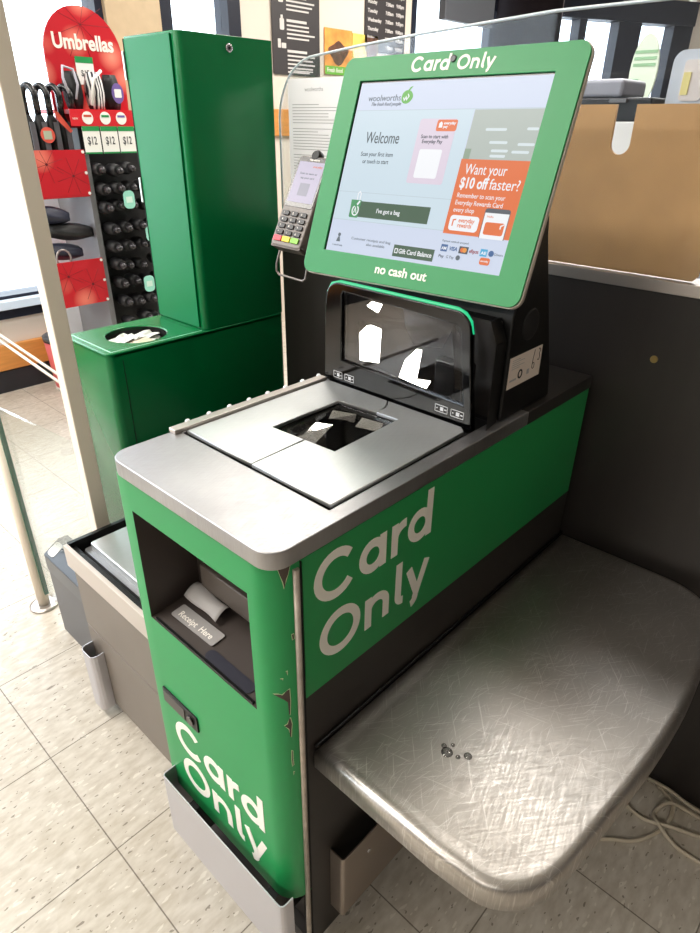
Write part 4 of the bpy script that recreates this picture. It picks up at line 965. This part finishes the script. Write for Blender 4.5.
for i, y0 in enumerate((0.967, 1.045, 1.122)):
    tk = MB().box(XS + 0.008, XS + 0.0095, y0, y0 + 0.072, 1.188, 1.285).build('price_ticket', PAPER, t); MB().box(XS + 0.0095, XS + 0.0105, y0, y0 + 0.072, 1.270, 1.287).build('ticket_band', GREEN_SIDE, tk)
    MB().box(XS + 0.0095, XS + 0.0105, y0, y0 + 0.072, 1.188, 1.194).build('ticket_band', GREEN_SIDE, tk)
    text('lettering', '$12', SIDE((XS + 0.0098, y0 + 0.016, 1.222)), INK, tk, width=0.04, height=0.04, bold=0.02)
# umbrellas with crook handles, standing in the upper bay
def crook(y, label, tag_=None, tilt=0.0):
    u = thing('crook_umbrella', label, 'umbrella', (-1.99, y, 1.041), 'umbrellas with crook handles')
    b = MB(); b.lathe([(0.008, 1.043), (0.014, 1.08), (0.0225, 1.20), (0.022, 1.30), (0.010, 1.33)], (-1.975, y), 14); b.build('canopy', CANVAS, u)
    pts = [(-1.975, y, 1.32), (-1.975, y, 1.385)] + [(-1.975 + 0.028 - 0.028 * math.cos(math.radians(a)), y, 1.385 + 0.036 * math.sin(math.radians(a))) for a in range(20, 181, 20)] + [(-1.919, y, 1.35)]
    pts = [(p[0], y + (p[0] + 1.975) * 0.4, p[2]) for p in pts]
    MB().tube(pts, 0.0125, 10).build('handle', mat('gloss_handle', (22, 22, 26), 0.2), u)
    MB().box(-1.945, -1.94, y - 0.008, y + 0.012, 1.10, 1.30).build('clear_sleeve', mat('sleeve_grey', (92, 92, 98), 0.3), u)
    if tag_:
        o = MB().lathe([(0.028, -1.938), (0.028, -1.935)], (y + 0.005, 1.255), 18, 'x').build('swing_tag', mat('coral_tag', (226, 92, 76), 0.5), u); o['label'] = 'coral red swing tag'
        MB().box(-1.935, -1.934, y - 0.012, y + 0.02, 1.24, 1.27).build('tag_panel', mat('sage', (176, 186, 164), 0.6), o)
    return u
crook(0.795, 'black crook handled umbrella nearest the tall gate post')
crook(0.842, 'black crook handled umbrella with a round coral red tag', True)
crook(0.889, 'black crook handled umbrella with a glossy grey sleeve and no tag')
u = crook(0.934, 'black crook handled umbrella beside the folded ones, coral paper flap')
MB().add([(-1.93, 0.885, 1.34), (-1.928, 0.90, 1.335), (-1.925, 0.945, 1.27), (-1.926, 0.935, 1.262), (-1.93, 0.895, 1.305)], [(0, 1, 2, 3, 4)]).build('paper_flap', mat('coral_tag', (226, 92, 76), 0.5), u)
# folded umbrellas on the top shelf
STR = bpy.data.materials.new('zebra_canopy'); STR.use_nodes = True
nt = STR.node_tree; tc = nt.nodes.new('ShaderNodeTexCoord'); wv = nt.nodes.new('ShaderNodeTexWave'); wv.bands_direction = 'Y'; wv.inputs['Scale'].default_value = 24; wv.inputs['Distortion'].default_value = 3.0; wv.inputs['Detail'].default_value = 1
rp_ = nt.nodes.new('ShaderNodeValToRGB'); rp_.color_ramp.interpolation = 'CONSTANT'; rp_.color_ramp.elements[0].color = (0.02, 0.02, 0.03, 1); rp_.color_ramp.elements[1].position = 0.5; rp_.color_ramp.elements[1].color = (0.75, 0.75, 0.75, 1)
nt.links.new(tc.outputs['Object'], wv.inputs['Vector']); nt.links.new(wv.outputs[0], rp_.inputs[0]); nt.links.new(rp_.outputs[0], nt.nodes['Principled BSDF'].inputs['Base Color'])
def lobed(y0, y1, z0, z1, x, m, par, name='canopy', rr=0.045, lobes=6):
    vs = []; n = 24; K = 8
    for i in range(K + 1):
        u = i / K; f = 0.55 + 0.45 * math.sin(math.pi * (0.12 + 0.8 * u))
        for k_ in range(n):
            a = 2 * math.pi * k_ / n; q = 1 + 0.10 * math.cos(lobes * a + u * 2)
            vs.append((x + rr * 0.8 * f * q * math.cos(a), (y0 + y1) / 2 + (y1 - y0) / 2 * f * q * math.sin(a), z0 + (z1 - z0) * u))
    fs = [(i * n + k_, i * n + (k_ + 1) % n, (i + 1) * n + (k_ + 1) % n, (i + 1) * n + k_) for i in range(K) for k_ in range(n)]
    b = MB().add(vs, fs, True); b.add(vs[:n], [tuple(range(n))[::-1]]); b.add(vs[-n:], [tuple(range(n))]); return b.build(name, m, par)
u = thing('folded_umbrella', 'black folded umbrella with a pale wrist cord on the top shelf', 'umbrella', (-1.95, 0.985, 1.346), 'folded umbrellas on the top shelf')
lobed(0.952, 1.022, 1.347, 1.475, -1.955, CANVAS, u)
MB().tube([(-1.915, 0.95, 1.40), (-1.91, 0.935, 1.45), (-1.93, 0.95, 1.49), (-1.92, 0.985, 1.48), (-1.91, 0.99, 1.43), (-1.912, 0.975, 1.38)], 0.005, 8).build('wrist_cord', mat('lilac_grey', (176, 172, 186), 0.5), u)
u = thing('folded_umbrella', 'zebra striped folded umbrella in the middle of the top shelf', 'umbrella', (-1.94, 1.07, 1.346), 'folded umbrellas on the top shelf')
lobed(1.032, 1.104, 1.347, 1.475, -1.935, STR, u); MB().tube([(-1.90, 1.03, 1.36), (-1.895, 1.05, 1.45), (-1.9, 1.09, 1.48)], 0.006, 8).build('strap', PAPER, u)
u = thing('folded_umbrella', 'black folded umbrella with an oval violet tag at the end of the top shelf', 'umbrella', (-1.95, 1.15, 1.346), 'folded umbrellas on the top shelf')
lobed(1.114, 1.186, 1.347, 1.47, -1.955, CANVAS, u)
o = MB().prism([(1.155 + 0.026 * math.cos(math.radians(a)), 1.405 + 0.036 * math.sin(math.radians(a))) for a in range(0, 360, 20)], -1.912, -1.909, 'x').build('swing_tag', mat('violet', (110, 90, 160), 0.5), u); o['label'] = 'violet swing tag'
MB().prism(rrect(1.14, 1.17, 1.39, 1.42, 0.004), -1.909, -1.908, 'x').build('tag_panel', PAPER, o)
# umbrellas heaped on the lower shelf
for i, (y0, y1, z, m, lab) in enumerate(((0.735, 0.90, 0.80, NAVY, 'navy folded umbrella with a steel ring, bottom of the heap on the lower shelf'), (0.77, 0.955, 0.878, CANVAS, 'black folded umbrella lying on top of the lower shelf heap'), (0.735, 0.86, 0.948, NAVY, 'short navy folded umbrella at the end of the lower shelf heap'))):
    u = thing('folded_umbrella', lab, 'umbrella', (-2.0, (y0 + y1) / 2, z), 'folded umbrellas on the lower shelf')
    n = 16; K = 10; vs = []
    for p_ in range(K + 1):
        v = p_ / K; f = 0.5 + 0.5 * math.sin(math.pi * (0.15 + 0.75 * v))
        for k_ in range(n):
            a = 2 * math.pi * k_ / n; q = 1 + 0.14 * math.cos(5 * a + 3 * v)
            vs.append((-1.96 + i * 0.012 + 0.045 * f * q * math.cos(a), y0 + (y1 - y0) * v, z + 0.03 - 0.02 * v + 0.033 * f * q * math.sin(a)))
    fs = [(p_ * n + k_, p_ * n + (k_ + 1) % n, (p_ + 1) * n + (k_ + 1) % n, (p_ + 1) * n + k_) for p_ in range(K) for k_ in range(n)]
    b = MB().add(vs, fs, True); b.add(vs[:n], [tuple(range(n))[::-1]]); b.add(vs[-n:], [tuple(range(n))]); b.build('canopy', m, u)
    if i == 0: MB().tube([(-1.905, 0.80 + 0.03 * math.cos(a), 0.80 + 0.035 * math.sin(a)) for a in [math.radians(20 * q_) for q_ in range(18)]], 0.004, 6, closed=True).build('ring', mat('grey_ring', (160, 150, 150), 0.3, 0.6), u)
# compact umbrellas on the pegs
def pegged(y, z, L_, lab, grp='umbrellas hanging on the pegs'):
    u = thing('compact_umbrella', lab, 'umbrella', (XS - 0.05, y, z), grp)
    b = MB(); b.lathe([(0.018, -1.958), (0.024, -1.94), (0.026, XS - 0.01), (0.021, XS + L_)], (y, z), 14, 'x'); b.build('canopy', CANVAS, u)
    b = MB(); b.lathe([(0.0135, XS + L_ - 0.004), (0.0145, XS + L_ + 0.012), (0.010, XS + L_ + 0.024), (0.003, XS + L_ + 0.027)], (y, z), 14, 'x'); b.build('end_cap', mat('pearl_black', (62, 60, 64), 0.12, 0.4), u)
    return u
PL = 'black compact umbrella hung end-on, dark shiny cap, on the peg board'
rows = [(1.13, (1.01, 1.075, 1.14)), (1.06, (1.015, 1.068, 1.125, 1.185)), (0.985, (1.016, 1.074, 1.13, 1.195)), (0.905, (1.02, 1.085, 1.145, 1.21)), (0.825, (1.02, 1.08, 1.14, 1.205)), (0.745, (1.02, 1.075, 1.14, 1.21)), (0.665, (1.03, 1.09, 1.15, 1.215)), (0.585, (1.04, 1.10, 1.16, 1.225)), (0.50, (1.04, 1.11, 1.17, 1.235))]
proto = pegged(1.01, 1.13, 0.03, PL)
for z, ys in rows:
    for y in ys:
        if (y, z) == (1.01, 1.13): continue
        dx = rnd.uniform(0.0, 0.035)
        copy_tree(proto, None, Matrix.Translation((XS - 0.05 + dx, y + rnd.uniform(-.006, .006), z + rnd.uniform(-.008, .008))))
for (y, z, lab) in ((1.09, 1.015, 'mint swing tag hanging near the top of the peg board'), (1.172, 0.875, 'mint swing tag at the outer edge of the peg board'), (1.13, 0.66, 'mint swing tag low on the peg board')):
    o = MB().prism(rrect(y - 0.025, y + 0.025, z - 0.035, z + 0.035, 0.018, 5), XS + 0.075, XS + 0.078, 'x').build('swing_tag', MINT); tag(o, lab, 'tag', 'mint swing tags')
    MB().box(XS + 0.078, XS + 0.079, y - 0.014, y + 0.014, z - 0.012, z + 0.012).build('printed_panel', mat('pale_mint', (206, 232, 222), 0.5), o)

# ------------------------------------------------------------------ things along the window wall
t = thing('plastic_tub', 'red tub with a dark lid standing on the floor by the window wall', 'tub', (-2.6, 1.02, 0))
MB().lathe([(0.085, 0.0), (0.092, 0.02), (0.105, 0.27)], (-2.56, 1.0), 24).build('tub', mat('dull_red', (206, 96, 98), 0.4), t)
MB().lathe([(0.107, 0.27), (0.109, 0.295), (0.09, 0.305)], (-2.56, 1.0), 24).build('lid', DKGREY, t)
MB().lathe([(0.096, 0.0), (0.096, 0.018)], (-2.56, 1.0), 24).build('foot_ring', mat('pale_ring', (210, 206, 200), 0.4), t)
# wall signs
def wall_sheet(name, lab, cat, y0, y1, z0, z1, m, x=-2.736):
    t = thing(name, lab, cat, (x, (y0 + y1) / 2, (z0 + z1) / 2)); MB().box(x, x + 0.006, y0, y1, z0, z1).build('board', m, t); return t
CHALK = mat('charcoal_board', (52, 48, 50), 0.5); CW = mat('chalk_white', (206, 202, 200), 0.6)
t = wall_sheet('services_sign', 'tall charcoal sign with white icons and small text on the beige wall', 'sign', 2.71, 3.117, 1.578, 2.25, CHALK)
b = MB(); x = -2.729
for (z, n_) in ((2.16, 4), (1.985, 4), (1.86, 5), (1.70, 6)):
    b.box(x, x + 0.0006, 2.83, 2.83 + 0.17, z, z + 0.014)
    for i in range(n_ - 1): b.box(x, x + 0.0006, 2.83, 2.83 + rnd.choice((0.22, 0.24, 0.19)), z - 0.022 * (i + 1), z - 0.022 * (i + 1) + 0.009)
b.box(x, x + 0.0006, 2.85, 3.05, 1.60, 1.606)
b.build('text_lines', CW, t)
b = MB(); b.prism(rrect(2.765, 2.805, 1.955, 1.99, 0.008), x, x + 0.0006, 'x'); b.prism(rrect(2.752, 2.765, 1.965, 1.985, 0.003), x, x + 0.0006, 'x'); b.build('icon', CW, t)
b = MB(); b.prism(rrect(2.772, 2.808, 1.815, 1.875, 0.008), x, x + 0.0006, 'x'); b.prism(rrect(2.781, 2.799, 1.872, 1.892, 0.003), x, x + 0.0006, 'x'); b.build('icon', CW, t)
b = MB(); b.prism(rrect(2.752, 2.776, 1.72, 1.768, 0.004), x, x + 0.0006, 'x'); b.prism(rrect(2.782, 2.82, 1.72, 1.748, 0.004), x, x + 0.0006, 'x'); b.build('icon', CW, t)
t = wall_sheet('opening_hours_sign', 'charcoal opening hours board listing days and times on the beige wall', 'sign', 3.56, 4.0, 1.755, 2.35, CHALK)
for i, dname in enumerate(('Sunday', 'Monday', 'Tuesday', 'Wednesday', 'Thursday', 'Friday', 'Saturday')):
    z = 2.09 - 0.0515 * i
    text('lettering', dname, SIDE((x, 3.585, z)), CW, t, height=0.030, bold=0.03)
    text('lettering', '7:00am', SIDE((x, 3.775, z)), CW, t, width=0.085, height=0.030, bold=0.03); text('lettering', '9:00pm', SIDE((x, 3.89, z)), CW, t, width=0.085, height=0.030, bold=0.03)
OR_ = mat('poster_orange', (224, 150, 70), 0.5, var=0.25, vscale=14); PG = mat('poster_green', (110, 176, 60), 0.5); FD = mat('poster_dark', (92, 60, 44), 0.5, var=0.4, vscale=30); YL = mat('poster_yellow', (222, 196, 96), 0.5, var=0.3, vscale=18)
t = wall_sheet('poster', 'orange poster with a dark blotched picture over a green band, between the charcoal signs', 'poster', 3.165, 3.43, 1.60, 1.862, OR_)
MB().box(x, x + 0.0006, 3.165, 3.43, 1.60, 1.65).build('green_band', PG, t)
text('lettering', 'Fresh food', SIDE((x + 0.0008, 3.185, 1.615)), WHITE, t, width=0.15, bold=0.02)
b = MB(); b.prism([(3.295 + (0.09 + 0.02 * math.sin(3 * a)) * math.cos(a), 1.725 + (0.062 + 0.01 * math.cos(4 * a)) * math.sin(a)) for a in [math.radians(15 * q_) for q_ in range(24)]], x, x + 0.0006, 'x'); b.build('printed_picture', FD, t)
t = wall_sheet('poster', 'yellow and orange poster beside the opening hours board', 'poster', 3.435, 3.70, 1.62, 1.852, YL)
MB().box(x, x + 0.0006, 3.58, 3.69, 1.66, 1.84).build('printed_picture', FD, t); MB().box(x, x + 0.0006, 3.435, 3.70, 1.62, 1.655).build('green_band', PG, t)
# hanging screen in the far window
t = thing('hanging_monitor', 'dark monitor hung from the ceiling in front of the far window', 'monitor', (-2.53, 4.5, 2.8))
MB().box(-2.56, -2.50, 4.17, 4.82, 1.985, 2.42).build('screen', DKGREY, t, 0.006); MB().tube([(-2.53, 4.5, 2.42), (-2.53, 4.5, 2.8)], 0.025, 10).build('drop_pole', BLACK, t)
# beyond the divider: next checkout, oval sign, grey booth panel
t = thing('neighbour_checkout', 'dark back of the next checkout seen over the board sheet', 'checkout', (-0.2, 1.85, 0))
MB().box(-0.30, 0.02, 1.75, 1.98, 0, 1.322).build('cabinet', mat('white_cabinet', (236, 234, 232), 0.5), t, 0.004); MB().box(-0.30, 0.02, 1.76, 1.95, 1.322, 1.385).build('screen_back', mat('blue_black_plastic', (20, 22, 30), 0.35), t, 0.006)
MB().box(-0.245, -0.075, 1.77, 1.95, 1.385, 1.435).build('top_cover', mat('lilac_grey_plastic', (150, 150, 160), 0.4), t, 0.012)
for kx in (-0.10,): MB().box(kx, kx + 0.05, 1.745, 1.76, 1.372, 1.382).build('ledge', GREY, t)
t = thing('oval_sign', 'oval pale sign with green stripes standing beyond the divider', 'sign', (-0.53, 3.0, 0))
ov = [(-0.515 + 0.062 * math.cos(math.radians(a)) + 0.03 * math.sin(math.radians(a)) * 0.0, 1.53 + 0.145 * math.sin(math.radians(a))) for a in range(0, 360, 12)]
MB().prism(ov, 3.0, 3.012, 'y').build('board', mat('pale_green_board', (214, 226, 206), 0.5), t)
b = MB()
for z in (1.60, 1.575, 1.55): b.box(-0.565, -0.465, 2.997, 3.0, z, z + 0.012)
b.build('stripes', mat('sage_stripe', (140, 180, 140), 0.5), t)
MB().box(-0.565, -0.53, 2.994, 3.0, 1.42, 1.50).build('green_patch', GREEN_SIDE, t)
b = MB(); b.tube([(-0.515, 3.02, 0), (-0.515, 3.02, 1.45)], 0.014, 10); b.lathe([(0.16, 0), (0.16, 0.012), (0.02, 0.02)], (-0.515, 3.02), 24); b.build('stand', DKGREY, t)
t = thing('booth_panel', 'pale grey standing panel with a rounded corner and a cream card pocket', 'panel', (0.08, 1.8, 0))
MB().prism(rrect(0.045, 0.42, 0.02, 1.50, [0, 0, 0.03, 0.03]), 1.795, 1.815, 'y').build('panel', mat('pale_grey_panel', (196, 202, 212), 0.3), t); MB().box(0.02, 0.45, 1.70, 1.91, 0, 0.02).build('foot', DKGREY, t)
MB().prism(rrect(0.08, 0.14, 1.375, 1.475, 0.01), 1.79, 1.795, 'y').build('card_pocket', mat('pale_pink_pocket', (222, 212, 208), 0.4), t); MB().box(0.083, 0.103, 1.787, 1.79, 1.39, 1.445).build('yellow_card', mat('straw_card', (226, 212, 140), 0.5), t)

# ------------------------------------------------------------------ cables on the floor
def cable(pts, lab, r=0.0042):
    P = [Vector((x, y, r + 0.0006 + z)) for x, y, z in pts]; out = []
    for i in range(len(P) - 1):
        a, b2, p0, p3 = P[i], P[i + 1], P[max(i - 1, 0)], P[min(i + 2, len(P) - 1)]
        for q_ in range(6):
            u = q_ / 6; out.append(0.5 * ((2 * a) + (b2 - p0) * u + (2 * p0 - 5 * a + 4 * b2 - p3) * u * u + (3 * a - p0 - 3 * b2 + p3) * u ** 3))
    out.append(P[-1]); o = MB().tube(out, r, 8).build('floor_cable', CABLE); tag(o, lab, 'cable', 'cables on the floor')
cable([(0.60, 0.60, 0), (0.66, 0.555, 0), (0.70, 0.58, 0), (0.74, 0.615, 0), (0.768, 0.68, 0), (0.765, 0.745, 0), (0.723, 0.77, 0)], 'grey cable curving in a wide hook out from under the bagging tray')
cable([(0.62, 0.70, 0.0), (0.70, 0.672, 0), (0.735, 0.668, 0.002), (0.78, 0.684, 0.009), (0.832, 0.712, 0), (0.92, 0.77, 0)], 'grey cable lying straightest across the floor by the divider foot')
cable([(0.70, 0.772, 0.0), (0.745, 0.768, 0.009), (0.80, 0.768, 0), (0.88, 0.772, 0)], 'grey cable running along the foot of the dark divider')
cable([(0.86, 0.752, 0), (0.80, 0.752, 0.0), (0.758, 0.737, 0.009), (0.742, 0.70, 0), (0.758, 0.672, 0.009), (0.80, 0.655, 0), (0.86, 0.655, 0), (0.95, 0.66, 0)], 'grey cable making a narrow loop across the other floor cables')
